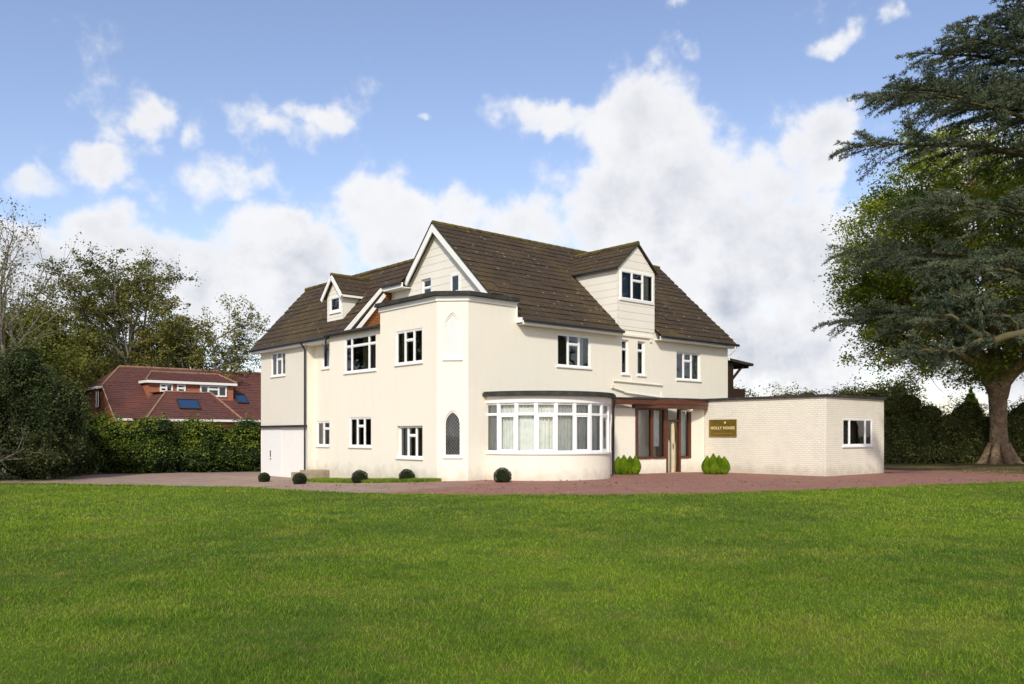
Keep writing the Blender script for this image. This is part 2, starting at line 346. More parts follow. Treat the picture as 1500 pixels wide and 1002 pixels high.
def wall(mb, F, s0, s1, z0, z1, rects=(), mi=0, reveal=.14, poly=None, d=0.0):
    poly = poly or [(s0, z0), (s1, z0), (s1, z1), (s0, z1)]
    for p in minus(poly, rects): mb.face([F.pt(a, z, d) for a, z in p], mi, [(a + F.p[0] * 3.1, z) for a, z in p])
    for (a0, a1, b0, b1) in rects:
        r = -reveal + d
        mb.face([F.pt(a0, b0, d), F.pt(a0, b0, r), F.pt(a0, b1, r), F.pt(a0, b1, d)], mi); mb.face([F.pt(a1, b0, r), F.pt(a1, b0, d), F.pt(a1, b1, d), F.pt(a1, b1, r)], mi)
        mb.face([F.pt(a0, b1, d), F.pt(a0, b1, r), F.pt(a1, b1, r), F.pt(a1, b1, d)], mi); mb.face([F.pt(a0, b0, r), F.pt(a0, b0, d), F.pt(a1, b0, d), F.pt(a1, b0, r)], mi)
def roof_plane(mb, O, A, S, poly, gauge=.33, lift=.020, mi=0, jit=0.009, seed=1, holes=()):
    """tile courses: each clipped strip tilts out to a thick lower edge"""
    rg = random.Random(seed)
    O = Vector(O); A = Vector(A).normalized(); S = Vector(S).normalized(); Nn = A.cross(S).normalized()
    if Nn.z < 0: Nn = -Nn
    smax = max(p[1] for p in poly); smin = min(p[1] for p in poly)
    for base in minus(poly, holes):
        k = math.floor(min(p[1] for p in base) / gauge)
        while k * gauge < smax:
            s0 = k * gauge; s1 = s0 + gauge
            q = clip(base, 1, s0, True); q = clip(q, 1, s1, False) if q else []
            if q:
                def P(a, s):
                    h = lift * (1 - (s - s0) / gauge) + .008
                    return O + A * a + S * s + Nn * h
                # split along the course so that single tiles sit slightly unevenly
                a0 = min(p[0] for p in q); a1 = max(p[0] for p in q); x = a0
                while x < a1 - 1e-6:
                    x2 = min(x + rg.uniform(.6, 1.8), a1); c = clip(q, 0, x, True); c = clip(c, 0, x2, False) if c else []
                    if c:
                        j = rg.uniform(-jit, jit)
                        pts = [P(a, s) + Nn * j for a, s in c]
                        nn = (pts[1] - pts[0]).cross(pts[2] - pts[1])
                        if nn.dot(Nn) < 0: pts = pts[::-1]; c = c[::-1]
                        mb.face(pts, mi, [(a, s) for a, s in c])
                        low = [(a, s) for a, s in c if abs(s - s0) < 1e-5]
                        if len(low) >= 2:
                            la = min(l[0] for l in low); lb = max(l[0] for l in low)
                            u = P(la, s0) + Nn * j; w = P(lb, s0) + Nn * j
                            mb.face([u - Nn * (lift + .02), w - Nn * (lift + .02), w, u], mi, [(la, s0), (lb, s0), (lb, s0 + .02), (la, s0 + .02)])
                    x = x2
            k += 1
        # underside
        b = [O + A * a + S * s - Nn * .05 for a, s in base]
        mb.face(b, mi)
def clad(mb, F, poly, rects=(), gauge=.30, lap=.009, mi=0, d=0.0):
    zmin = min(p[1] for p in poly); zmax = max(p[1] for p in poly)
    for base in minus(poly, rects):
        k = math.floor(zmin / gauge)
        while k * gauge < zmax:
            z0 = k * gauge; z1 = z0 + gauge; q = clip(base, 1, z0, True); q = clip(q, 1, z1, False) if q else []
            if q:
                P = lambda a, z: F.pt(a, z, d + lap * (1 - (z - z0) / gauge))
                mb.face([P(a, z) for a, z in q], mi, [(a, z) for a, z in q])
                low = [p for p in q if abs(p[1] - z0) < 1e-5]
                if len(low) > 1:
                    la = min(p[0] for p in low); lb = max(p[0] for p in low)
                    mb.face([F.pt(la, z0, d - .004), F.pt(lb, z0, d - .004), P(lb, z0), P(la, z0)], mi)
            k += 1
def drape(mb, F, a0, a1, z0, z1, d, amp=.035, wave=.11, mi=0, rg=random):
    n = max(4, int((a1 - a0) / .022)); ph = rg.uniform(0, 6); pts = []
    for i in range(n + 1):
        a = a0 + (a1 - a0) * i / n
        pts.append((a, d + amp * sin(ph + 2 * pi * (a - a0) / wave + .8 * sin(3.1 * a)) * (.6 + .4 * sin(5 * a + ph))))
    for i in range(n):
        (a, da), (b, db) = pts[i], pts[i + 1]
        mb.face([F.pt(a, z0, da), F.pt(b, z0, db), F.pt(b, z1, db), F.pt(a, z1, da)], mi, smooth=False)
WR = random.Random(5)
def window(F, s0, s1, z0, z1, cols, parent, rec=.09, bar=.052, sill=True, curtains=None, mats='upvc', label=None, back=True, name='window', rw=.25):
    """cols: list of (width share, [transom heights as share from the top])"""
    fm = MB(); g = MB(); d0, d1 = -rec, -rec + .06; ib = .026
    F.box(fm, s0, s0 + bar, z0, z1, d0, d1); F.box(fm, s1 - bar, s1, z0, z1, d0, d1)
    F.box(fm, s0 + bar, s1 - bar, z0, z0 + bar, d0, d1); F.box(fm, s0 + bar, s1 - bar, z1 - bar, z1, d0, d1)
    tot = sum(c[0] for c in cols); x = s0 + bar; wtot = (s1 - s0 - 2 * bar) - bar * (len(cols) - 1)
    for i, (w, tr) in enumerate(cols):
        x2 = x + wtot * w / tot
        if i < len(cols) - 1: F.box(fm, x2, x2 + bar, z0 + bar, z1 - bar, d0, d1)
        zs = [z0 + bar]
        for t in sorted(tr, reverse=True):
            zt = z1 - (z1 - z0) * t; F.box(fm, x, x2, zt - bar / 2, zt + bar / 2, d0, d1); zs += [zt - bar / 2, zt + bar / 2]
        zs.append(z1 - bar)
        for k in range(0, len(zs), 2):
            a, b = zs[k], zs[k + 1]
            # sash ring, a step behind the frame
            F.box(fm, x, x + ib, a, b, d0 + .012, d1 - .012); F.box(fm, x2 - ib, x2, a, b, d0 + .012, d1 - .012)
            F.box(fm, x + ib, x2 - ib, a, a + ib, d0 + .012, d1 - .012); F.box(fm, x + ib, x2 - ib, b - ib, b, d0 + .012, d1 - .012)
        x = x2 + bar
    fo = fm.build(name, mats, parent)
    if label: fo['label'] = label
    g.face([F.pt(s0 + bar * .5, z0 + bar * .5, -rec + .02), F.pt(s1 - bar * .5, z0 + bar * .5, -rec + .02), F.pt(s1 - bar * .5, z1 - bar * .5, -rec + .02), F.pt(s0 + bar * .5, z1 - bar * .5, -rec + .02)])
    g.build('pane', 'glass', fo)
    if sill:
        sm = MB(); F.box(sm, s0 - .05, s1 + .05, z0 - .055, z0 - .003, -rec, .055); sm.build('sill', 'white_paint', fo)
    if back:
        bm = MB(); D = -rec - .75
        w = rw
        pts = lambda a, z, d: F.pt(a, z, d)
        bm.face([pts(s0 - w, z0 - w, D), pts(s1 + w, z0 - w, D), pts(s1 + w, z1 + w * .5, D), pts(s0 - w, z1 + w * .5, D)])
        bm.face([pts(s0 - w, z0 - w, D), pts(s0 - w, z1 + w * .5, D), pts(s0 - .02, z1 + .02, -rec - .02), pts(s0 - .02, z0 - .02, -rec - .02)])
        bm.face([pts(s1 + w, z0 - w, D), pts(s1 + .02, z0 - .02, -rec - .02), pts(s1 + .02, z1 + .02, -rec - .02), pts(s1 + w, z1 + w * .5, D)])
        bm.face([pts(s0 - w, z0 - w, D), pts(s0 - .02, z0 - .02, -rec - .02), pts(s1 + .02, z0 - .02, -rec - .02), pts(s1 + w, z0 - w, D)])
        bm.face([pts(s0 - w, z1 + w * .5, D), pts(s1 + w, z1 + w * .5, D), pts(s1 + .02, z1 + .02, -rec - .02), pts(s0 - .02, z1 + .02, -rec - .02)])
        bm.build('room_recess', 'room', fo)
    for (c0, c1, cm) in (curtains or []):
        cb = MB(); drape(cb, F, s0 + (s1 - s0) * c0 + .02, s0 + (s1 - s0) * c1 - .02, z0 + .01, z1 - .01, -rec - .14, rg=WR); cb.build('curtain', cm, fo)  # the blue ones are no curtains but painted sky reflection
    return fo

# ------------------------------------------------------------------ ground
def sstep(x): x = max(0., min(1., x)); return x * x * (3 - 2 * x)
def gz(X, Y): return -.36 * sstep((-X - .5) / 9.5) * sstep((Y - 25) / 6)
edge_px = [(-700, 690), (-300, 700), (0, 710), (180, 713), (370, 717), (480, 724), (640, 728), (820, 728.5), (1000, 727), (1130, 723), (1250, 718.5), (1400, 712), (1500, 708.5), (1800, 703), (2200, 700)]
EDGE = sorted(((px - 750) / 1250 * (EYE * 1250 / (py - 638)), EYE * 1250 / (py - 638)) for px, py in edge_px)
def lawn_edge(X):
    for (a, ya), (b, yb) in zip(EDGE, EDGE[1:]):
        if a <= X <= b: t = (X - a) / (b - a); return ya + (yb - ya) * t
    return EDGE[0][1] if X < EDGE[0][0] else EDGE[-1][1]
def edge_j(X): return lawn_edge(X) + .10 * sin(X * 2.1) + .05 * sin(X * 5.3 + 1) + .03 * sin(X * 13)

def lawn_extra(N, L, geo, cur, mix):
    return cur
def ground_mat():
    m = bpy.data.materials.new('lawn'); m.use_nodes = True; N = m.node_tree.nodes; L = m.node_tree.links
    b = N['Principled BSDF']; b.inputs['Roughness'].default_value = .8; b.inputs['Specular IOR Level'].default_value = .15
    geo = N.new('ShaderNodeNewGeometry')
    def nz(sc, det, off=0):
        mp = N.new('ShaderNodeMapping'); L.new(geo.outputs['Position'], mp.inputs[0]); mp.inputs['Location'].default_value = (off, off, 0)
        n = N.new('ShaderNodeTexNoise'); L.new(mp.outputs[0], n.inputs['Vector']); n.inputs['Scale'].default_value = sc; n.inputs['Detail'].default_value = det; return n.outputs['Fac']
    def rng(f, lo, hi, k=1):
        r = N.new('ShaderNodeMapRange'); L.new(f, r.inputs[0]); r.inputs[1].default_value = lo; r.inputs[2].default_value = hi; r.inputs[4].default_value = k; return r.outputs[0]
    def mix(f, a, c):
        x = N.new('ShaderNodeMix'); x.data_type = 'RGBA'; L.new(f, x.inputs[0])
        for i, v in ((6, a), (7, c)):
            if isinstance(v, tuple): x.inputs[i].default_value = (*v, 1)
            else: L.new(v, x.inputs[i])
        return x.outputs[2]
    c = mix(rng(nz(.16, 4), .42, .58), (.108, .182, .016), (.165, .250, .018))
    c = mix(rng(nz(.7, 5, 7), .5, .72, .75), c, (.235, .275, .035))
    c = mix(rng(nz(1.6, 4, 3), .52, .75, .8), c, (.060, .135, .012))
    c = mix(rng(nz(4.5, 3, 11), .54, .74, .6), c, (.24, .21, .06))
    c = mix(rng(nz(3.0, 3, 15), .60, .78, .5), c, (.10, .19, .035))
    at = N.new('ShaderNodeAttribute'); at.attribute_name = 'tone'
    h = N.new('ShaderNodeHueSaturation'); L.new(c, h.inputs['Color'])
    v = N.new('ShaderNodeMapRange'); L.new(at.outputs['Fac'], v.inputs[0]); v.inputs[3].default_value = .72; v.inputs[4].default_value = 1.42; L.new(v.outputs[0], h.inputs['Value'])
    L.new(h.outputs[0], b.inputs['Base Color'])
    tr = N.new('ShaderNodeBsdfTranslucent'); L.new(h.outputs[0], tr.inputs[0]); ms = N.new('ShaderNodeMixShader'); ms.inputs[0].default_value = .25
    L.new(b.outputs[0], ms.inputs[1]); L.new(tr.outputs[0], ms.inputs[2]); L.new(ms.outputs[0], N['Material Output'].inputs[0])
    MT['lawn'] = m
ground_mat()
mat('earth', (.09, .085, .04), .95, .1, noise=[(.2, 4, (.06, .08, .02), .4, .6, .8), (1, 5, (.12, .09, .05), .5, .7, .6)])
def drive_extra(N, L, geo, cur, mix):
    sp = N.new('ShaderNodeSeparateXYZ'); L.new(geo.outputs['Position'], sp.inputs[0])
    n = N.new('ShaderNodeTexNoise'); L.new(geo.outputs['Position'], n.inputs['Vector']); n.inputs['Scale'].default_value = .3; n.inputs['Detail'].default_value = 4
    a = N.new('ShaderNodeMath'); a.operation = 'MULTIPLY_ADD'; L.new(n.outputs['Fac'], a.inputs[0]); a.inputs[1].default_value = 9.0; L.new(sp.outputs[0], a.inputs[2])
    mr = N.new('ShaderNodeMapRange'); L.new(a.outputs[0], mr.inputs[0]); mr.inputs[1].default_value = 2.5; mr.inputs[2].default_value = 0.0; mr.inputs[4].default_value = .9
    # older, greyer paving to the west
    cur = mix(mr.outputs[0], cur, (.34, .255, .20))
    n2 = N.new('ShaderNodeTexNoise'); L.new(geo.outputs['Position'], n2.inputs['Vector']); n2.inputs['Scale'].default_value = 1.4; n2.inputs['Detail'].default_value = 6
    m2 = N.new('ShaderNodeMapRange'); L.new(n2.outputs['Fac'], m2.inputs[0]); m2.inputs[1].default_value = .45; m2.inputs[2].default_value = .75; m2.inputs[4].default_value = .5
    cur = mix(m2.outputs[0], cur, (.13, .095, .075))
    n3 = N.new('ShaderNodeTexNoise'); L.new(geo.outputs['Position'], n3.inputs['Vector']); n3.inputs['Scale'].default_value = 22; n3.inputs['Detail'].default_value = 2
    m3 = N.new('ShaderNodeMapRange'); L.new(n3.outputs['Fac'], m3.inputs[0]); m3.inputs[1].default_value = .5; m3.inputs[2].default_value = .75; m3.inputs[4].default_value = .5
    return mix(m3.outputs[0], cur, (.34, .22, .17))
mat('paving', (.38, .175, .125), .9, .15, brick=dict(w=.21, h=.105, m=.010, c2=(.25, .11, .09), cm=(.16, .115, .09), bh=.6), extra=drive_extra, bump=(20, .4, .01))
mat('litter', (.17, .125, .060), .95, .1, noise=[(.5, 5, (.075, .09, .025), .42, .6, .85), (2, 5, (.10, .07, .035), .5, .7, .7), (14, 3, (.26, .20, .11), .55, .75, .6)], bump=(20, .8, .04))

def sheet(name, xs, ylo, yhi, zf, m, ny=24, kind='structure'):
    mb = MB(); xs = list(xs)
    for x0, x1 in zip(xs, xs[1:]):
        a0, b0, a1, b1 = ylo(x0), yhi(x0), ylo(x1), yhi(x1)
        if b0 <= a0 and b1 <= a1: continue
        for j in range(ny):
            t0, t1 = j / ny, (j + 1) / ny
            q = [(x0, a0 + (b0 - a0) * t0), (x1, a1 + (b1 - a1) * t0), (x1, a1 + (b1 - a1) * t1), (x0, a0 + (b0 - a0) * t1)]
            mb.face([(x, y, zf(x, y)) for x, y in q], 0, [(x, y) for x, y in q], smooth=True)
    o = mb.build(name, m); o['kind'] = kind; return o
mb = MB(); mb.face([(-1500, -600, -.5), (1500, -600, -.5), (1500, 3000, -.5), (-1500, 3000, -.5)], 0); g_ = mb.build('ground', 'earth'); g_['kind'] = 'structure'
def fr(a, b, n): return [a + (b - a) * i / n for i in range(n + 1)]
sheet('lawn', fr(-70, -42, 14) + fr(-42, 42, 336)[1:] + fr(42, 70, 14)[1:], lambda x: -30, edge_j, lambda x, y: gz(x, y) + .035 + .02 * sin(x * .7) * sin(y * .5 + 1), 'lawn', 40)
def drive_back(x):
    pts = [(-70, 39), (-42, 40), (-24, 43.0), (-17, 46.5), (-5, 47), (18, 40), (19.5, 36.2), (22, 32.5), (24, 29.5), (27, 27), (70, 24)]
    for (a, ya), (b, yb) in zip(pts, pts[1:]):
        if a <= x <= b: return ya + (yb - ya) * (x - a) / (b - a)
    return 40
sheet('driveway', fr(-70, 28, 196), lambda x: lawn_edge(x) - .5, lambda x: max(drive_back(x), lawn_edge(x) - .5), lambda x, y: gz(x, y), 'paving', 40)
sheet('leaf_litter', fr(13, 90, 77), lambda x: max(lawn_edge(x) - .6, 22) if x > 26 else max(drive_back(x) - 1.0, lawn_edge(x) - .6), lambda x: 75, lambda x, y: -.012 + .05 * sstep((y - 36) / 5), 'litter', 30)
sheet('rough_ground', fr(-110, 13, 40), lambda x: drive_back(max(-70, x)) - .8 if x < -5 else 45, lambda x: 110, lambda x, y: gz(x, y) - .012, 'litter', 30)

def np_mesh(name, V, F, m, parent=None, tone=None, smooth=False):
    """V (n,3), F (m,k) all faces of k corners"""
    me = bpy.data.meshes.new(name); V = np.asarray(V, np.float32); F = np.asarray(F, np.int32); k = F.shape[1]
    me.vertices.add(len(V)); me.vertices.foreach_set('co', V.ravel()); me.loops.add(F.size); me.loops.foreach_set('vertex_index', F.ravel())
    me.polygons.add(len(F)); me.polygons.foreach_set('loop_start', np.arange(0, F.size, k, dtype=np.int32)); me.polygons.foreach_set('loop_total', np.full(len(F), k, np.int32))
    if smooth: me.polygons.foreach_set('use_smooth', np.ones(len(F), bool))
    me.update(calc_edges=True)
    if tone is not None:
        a = me.attributes.new('tone', 'FLOAT', 'POINT'); a.data.foreach_set('value', np.asarray(tone, np.float32))
    for x in (m if isinstance(m, (list, tuple)) else [m]): me.materials.append(MT[x])
    o = bpy.data.objects.new(name, me); COL.objects.link(o)
    if parent: o.parent = parent
    return o

def grass_blades(rg, X, Y, Z, h, w):
    n = len(X); ang = rg.uniform(0, 2 * pi, n); lean = rg.normal(0, .45, (n, 2)); hh = h * rg.uniform(.55, 1.25, n)
    dx, dy = np.cos(ang) * w * .5, np.sin(ang) * w * .5
    V = np.zeros((n, 4, 3)); V[:, 0] = np.stack([X - dx, Y - dy, Z], 1); V[:, 1] = np.stack([X + dx, Y + dy, Z], 1)
    mx, my = X + lean[:, 0] * hh * .45, Y + lean[:, 1] * hh * .45
    V[:, 2] = np.stack([mx + dx * .7 + lean[:, 0] * hh * .45, my + dy * .7 + lean[:, 1] * hh * .45, Z + hh], 1)
    V[:, 3] = np.stack([mx - dx * .8, my - dy * .8, Z + hh * .6], 1)
    T = np.repeat(rg.uniform(0, 1, n), 4); return V.reshape(-1, 3), np.arange(4 * n).reshape(-1, 4), T
def build_grass():
    rg = np.random.default_rng(3); Vs = []; Fs = []; Ts = []; off = 0
    for (y0, y1, dens, h, w) in ((3.6, 7, 3600, .034, .0045), (7, 10, 2200, .036, .0065), (10, 15, 950, .038, .010), (15, 28, 300, .040, .018)):
        half = .68 * y1 + 6; n = int(dens * 2 * half * (y1 - y0)); X = rg.uniform(-half, half, n); Y = rg.uniform(y0, y1, n)
        keep = (np.abs(X) < .68 * Y + 6); E = np.interp(X, [e[0] for e in EDGE], [e[1] for e in EDGE]) + .10 * np.sin(X * 2.1) + .05 * np.sin(X * 5.3 + 1) + .03 * np.sin(X * 13); keep &= Y < E + .03
        X, Y = X[keep], Y[keep]; Z = .03 + .02 * np.sin(X * .7) * np.sin(Y * .5 + 1)
        hv = h * (1 + .28 * np.sin(X * 1.9 + 2 * np.sin(Y * 1.3)) * np.sin(Y * 2.3 + X * .7))
        v, f, t = grass_blades(rg, X, Y, Z, hv, w); Vs.append(v); Fs.append(f + off); Ts.append(t); off += len(v)
    # ragged tufts along the paving edge
    n = 26000; X = rg.uniform(-34, 34, n); E = np.interp(X, [e[0] for e in EDGE], [e[1] for e in EDGE]) + .10 * np.sin(X * 2.1) + .05 * np.sin(X * 5.3 + 1) + .03 * np.sin(X * 13)
    Y = E + rg.normal(-.02, .06, n) + .05 * np.sin(X * 9) * np.sin(X * 3.7); v, f, t = grass_blades(rg, X, Y, np.full(n, .0), .085, .014); Vs.append(v); Fs.append(f + off); Ts.append(t)
    o = np_mesh('grass', np.concatenate(Vs), np.concatenate(Fs), 'lawn', None, np.concatenate(Ts)); tag(o, 'mown green lawn grass in front of the cream house', 'grass', kind='stuff')
build_grass()

# ------------------------------------------------------------------ the cream house
HX, HY = -2.09, 28.9; HR = radians(41)
def hw(u, v, z=0.0): return (HX + cos(HR) * u - sin(HR) * v, HY + sin(HR) * u + cos(HR) * v, z)
H = empty('country_house', (HX, HY, 0), HR)
tag(H, 'large cream rendered house with brown tiled gables, curved bay and low painted brick wing', 'house')
BASE = -.6
F_left = Face((0, 4.4), (0, .77)); F_ch = Face((0, .77), (.77, 0)); F_right = Face((.77, 0), (15.96, 0))
F_mid = Face((.12, 8.48), (.12, 4.4)); F_rec = Face((.75, 10.97), (.75, 8.48)); F_wa = Face((.48, 15.82), (.48, 13.08)); F_wb = Face((.40, 13.08), (.40, 10.97))
LW1 = (4.4 - 3.33, 4.4 - 1.63, 4.15, 5.36); LW2 = (4.4 - 3.25, 4.4 - 1.63, .74, 1.9)
RW1 = (5.02 - .77, 6.84 - .77, 4.18, 5.42); RN1 = (8.67 - .77, 9.09 - .77, 4.05, 5.45); RN2 = (9.64 - .77, 10.11 - .77, 4.05, 5.45); RW2 = (12.2 - .77, 13.89 - .77, 3.98, 5.18)
MW1 = (8.48 - 7.25, 8.48 - 4.88, 4.07, 5.48); MW2 = (8.48 - 6.87, 8.48 - 5.22, 1.11, 2.27)
CW1 = (.12, 1.35, 4.46, 5.52); CW2 = (.1, 1.75, 1.1, 2.17)
CW1 = (.70, 1.90, 4.46, 5.55); CW2 = (.22, 1.90, 1.1, 2.17)
WW = (15.82 - 14.7, 15.82 - 13.12, 4.33, 5.44)
m = MB()
wall(m, F_left, 0, F_left.L, BASE, 6.25, [LW1, LW2], reveal=.2)
# chamfer with two pointed arch openings
def arch_z(x, w, zs, za):
    """pointed arch: half width w, springing zs, apex za"""
    x = min(abs(x), w); R = ((za - zs) ** 2 + w * w) / (2 * w); return zs + sqrt(max(0, R * R - (x + R - w) ** 2))
AC = F_ch.L / 2; AW = .29; ARCH = [(.84, 1.95, 2.42), (4.22, 5.25, 5.80)]
N_ = 20; xs = [AC - AW + 2 * AW * i / N_ for i in range(N_ + 1)]
wall(m, F_ch, 0, AC - AW, BASE, 6.25); wall(m, F_ch, AC + AW, F_ch.L, BASE, 6.25)
for a, b in zip(xs, xs[1:]):
    z = [(BASE, BASE)]
    for (zb, zs, za) in ARCH: z += [(zb, zb), (arch_z(a - AC, AW, zs, za), arch_z(b - AC, AW, zs, za))]
    z.append((6.25, 6.25))
    for k in range(0, len(z), 2): m.face([F_ch.pt(a, z[k][0]), F_ch.pt(b, z[k][1]), F_ch.pt(b, z[k + 1][1]), F_ch.pt(a, z[k + 1][0])])
    for k in (2, 4): m.face([F_ch.pt(a, z[k][0]), F_ch.pt(a, z[k][0], -.1), F_ch.pt(b, z[k][1], -.1), F_ch.pt(b, z[k][1])])
for (zb, zs, za) in ARCH:
    for a in (AC - AW, AC + AW): m.face([F_ch.pt(a, zb), F_ch.pt(a, zb, -.1), F_ch.pt(a, zs, -.1), F_ch.pt(a, zs)])
wall(m, F_right, 0, 2.93 - .77, BASE, 6.25); wall(m, F_right, 2.93 - .77, 7.6, BASE, 5.98, [RW1], reveal=.12)
wall(m, F_right, 7.6, 10.0, BASE, 5.88, [RN1, RN2], reveal=.16); wall(m, F_right, 10.0, F_right.L, BASE, 5.98, [RW2], reveal=.16)
wall(m, Face((2.93, 0), (2.93, 1.2)), 0, 1.2, 5.6, 6.25)
wall(m, F_mid, 0, F_mid.L, BASE, 5.66, [MW1, MW2], reveal=.12)
m.face([(.12, 4.4, BASE), (0, 4.4, BASE), (0, 4.4, 6.25), (.12, 4.4, 6.25)]); m.face([(2.93, 4.4, 5.6), (0, 4.4, 5.6), (0, 4.4, 6.25), (2.93, 4.4, 6.25)][::-1])
m.face([(.75, 8.48, BASE), (.12, 8.48, BASE), (.12, 8.48, 5.66), (.75, 8.48, 5.66)])
wall(m, F_rec, 0, F_rec.L, BASE, 5.9, [CW1, CW2], reveal=.12)
m.face([(.40, 10.97, BASE), (.75, 10.97, BASE), (.75, 10.97, 5.9), (.40, 10.97, 5.9)])
# rear walls, right end gable, wing end
wall(m, Face((15.96, 0), (15.96, 8.3)), 0, 8.3, BASE, 9, poly=[(0, BASE), (8.3, BASE), (8.3, 5.75), (4.3, 9.8), (0, 5.98)])
wall(m, Face((15.96, 8.3), (6.0, 8.3)), 0, 9.96, BASE, 5.7); wall(m, Face((6.0, 8.3), (6.0, 15.85)), 0, 7.55, BASE, 5.7)
wall(m, Face((6.0, 15.82), (.48, 15.82)), 0, 5.52, BASE, 8, poly=[(0, BASE), (5.52, BASE), (5.52, 5.85), (2.9, 8.75), (0, 5.7)])
m.build('wall', 'stucco', H)
# wing walls: rough pebbledash jettied over smooth painted ground floor
m = MB(); wall(m, F_wa, 0, F_wa.L, 2.0, 5.85, [WW], reveal=.12); wall(m, F_wb, 0, F_wb.L, 2.0, 5.9)
m.face([(.48, 13.08, 2), (.40, 13.08, 2), (.40, 13.08, 5.9), (.48, 13.08, 5.9)]); m.build('wing_wall', 'pebbledash', H)
F_low = Face((.5, 15.82), (.5, 10.97)); m = MB(); wall(m, F_low, 2.18, F_low.L, BASE, 1.95); wall(m, F_low, 0, .08, BASE, 1.95); F_low.box(m, .08, 2.18, 1.86, 1.95, -.1, 0); m.build('ground_floor_wall', 'white_paint', H)
m = MB(); F_low.box(m, -.02, F_low.L - .06, 1.93, 2.02, -.1, .145); m.build('jetty_beam', 'gutter', H)
m = MB(); F_low.box(m, .10, 1.13, -.36, 1.85, -.05, .02); F_low.box(m, 1.145, 2.17, -.36, 1.85, -.05, .02)
dd = m.build('door', 'upvc', H); dd['label'] = 'white double doors under the dark jetty beam'
m = MB(); F_low.box(m, 1.05, 1.08, .55, .85, .02, .06); F_low.box(m, 1.04, 1.10, .42, .48, .02, .05); m.build('handle', 'dark_metal', dd)
c3 = [(1, []), (1, [.30]), (1, [])]
window(F_left, *LW1, [(1, []), (1.05, [.30]), (1, [])], H, rec=.08, curtains=[(0, .3, 'curtain_olive')])
window(F_left, *LW2, c3, H, rec=.17, curtains=[(0, .33, 'curtain'), (.36, .66, 'curtain_olive'), (.68, 1, 'curtain')])
window(F_right, *RW1, c3, H, rec=.08, curtains=[(.35, .5, 'curtain_olive'), (.68, .9, 'curtain')])
for w in (RN1, RN2): window(F_right, *w, [(1, [.27])], H, rec=.13, bar=.05, curtains=[(0, 1, 'curtain')] if w is RN2 else [(0, 1, 'sky_reflection')])  # blue drape stands in for sky mirrored in the narrow pane
window(F_right, *RW2, c3, H, rec=.12, curtains=[(.0, .66, 'sky_reflection'), (.68, .9, 'sky_reflection')])  # both blue drapes imitate the sky's reflection
window(F_mid, *MW1, [(.75, [.26]), (2.2, [.26]), (.85, [.26])], H, rec=.08, curtains=[(0, .2, 'curtain_red'), (.45, .75, 'curtain_olive')])
window(F_mid, *MW2, c3, H, rec=.08, curtains=[(0, .3, 'curtain_olive')])
window(F_rec, *CW1, [(1, []), (1, [])], H, rec=.08, curtains=[(.0, .3, 'curtain')]); window(F_rec, *CW2, [(1, []), (1, [.3]), (1, [])], H, rec=.08, curtains=[(.0, .9, 'curtain')])
window(F_wa, *WW, c3, H, rec=.08, curtains=[(0, .3, 'curtain_red')])
# arch window (leaded lights) and blind lattice arch
def arch_unit(zb, zs, za, blind):
    w = AW; fm = MB(); d0, d1 = -.09, -.04; n = 24; t = .045
    def prof(hw_, zb_, zs_, za_):
        p = [(-hw_, zb_), (hw_, zb_)]; return p + [(hw_ - 2 * hw_ * i / n, arch_z(hw_ - 2 * hw_ * i / n, hw_, zs_, za_)) for i in range(n + 1)]
    o_, i_ = prof(w, zb, zs, za), prof(w - t, zb + t, zs, za - t * 1.5)
    k = len(o_)
    for j in range(k):
        a, b, c, d = o_[j], o_[(j + 1) % k], i_[(j + 1) % k], i_[j]
        fm.face([F_ch.pt(AC + a[0], a[1], d1), F_ch.pt(AC + b[0], b[1], d1), F_ch.pt(AC + c[0], c[1], d1), F_ch.pt(AC + d[0], d[1], d1)])
        fm.face([F_ch.pt(AC + d[0], d[1], d1), F_ch.pt(AC + c[0], c[1], d1), F_ch.pt(AC + c[0], c[1], d0), F_ch.pt(AC + d[0], d[1], d0)])
    fo = fm.build('arched_window' if not blind else 'blind_arch', 'white_paint', H)
    fo['label'] = 'pointed leaded window with pleated curtain' if not blind else 'blocked pointed arch with white diamond lattice'
    g = MB(); g.face([F_ch.pt(AC + p[0], p[1], -.08) for p in i_]); g.build('pane' if not blind else 'panel', 'glass' if not blind else 'white_paint', fo)
    # diamond lattice bars clipped to the arch
    lt = MB(); step = .105; hwid = w - t; rr = .006 if not blind else .009
    for sgn in (1, -1):
        c = -4.0
        while c < 9:
            seg = [];
            for i in range(41):
                x = -hwid + 2 * hwid * i / 40; z = c + sgn * x * 1.35
                if zb + t <= z <= arch_z(x, hwid, zs, za - t * 1.5): seg.append((x, z))
            if len(seg) > 2: lt.bar(F_ch.pt(AC + seg[0][0], seg[0][1], -.066), F_ch.pt(AC + seg[-1][0], seg[-1][1], -.066), rr * 2, rr * 2)
            c += step * 1.35
    lt.build('lattice', 'white_paint' if blind else 'gutter', fo)
    sm = MB(); F_ch.box(sm, AC - AW - .06, AC + AW + .06, zb - .08, zb - .003, -.09, .05); sm.build('sill', 'white_paint', fo)
    if not blind:
        cb = MB(); drape(cb, F_ch, AC - AW, AC + AW, zb, za, -.2, .035, .14, rg=WR); cb.build('curtain', 'curtain', fo)
        bk = MB(); F_ch.box(bk, AC - .5, AC + .5, zb - .2, za + .2, -.5, -.45); bk.build('room_recess', 'room', fo)
arch_unit(*ARCH[0], False); arch_unit(*ARCH[1], True)

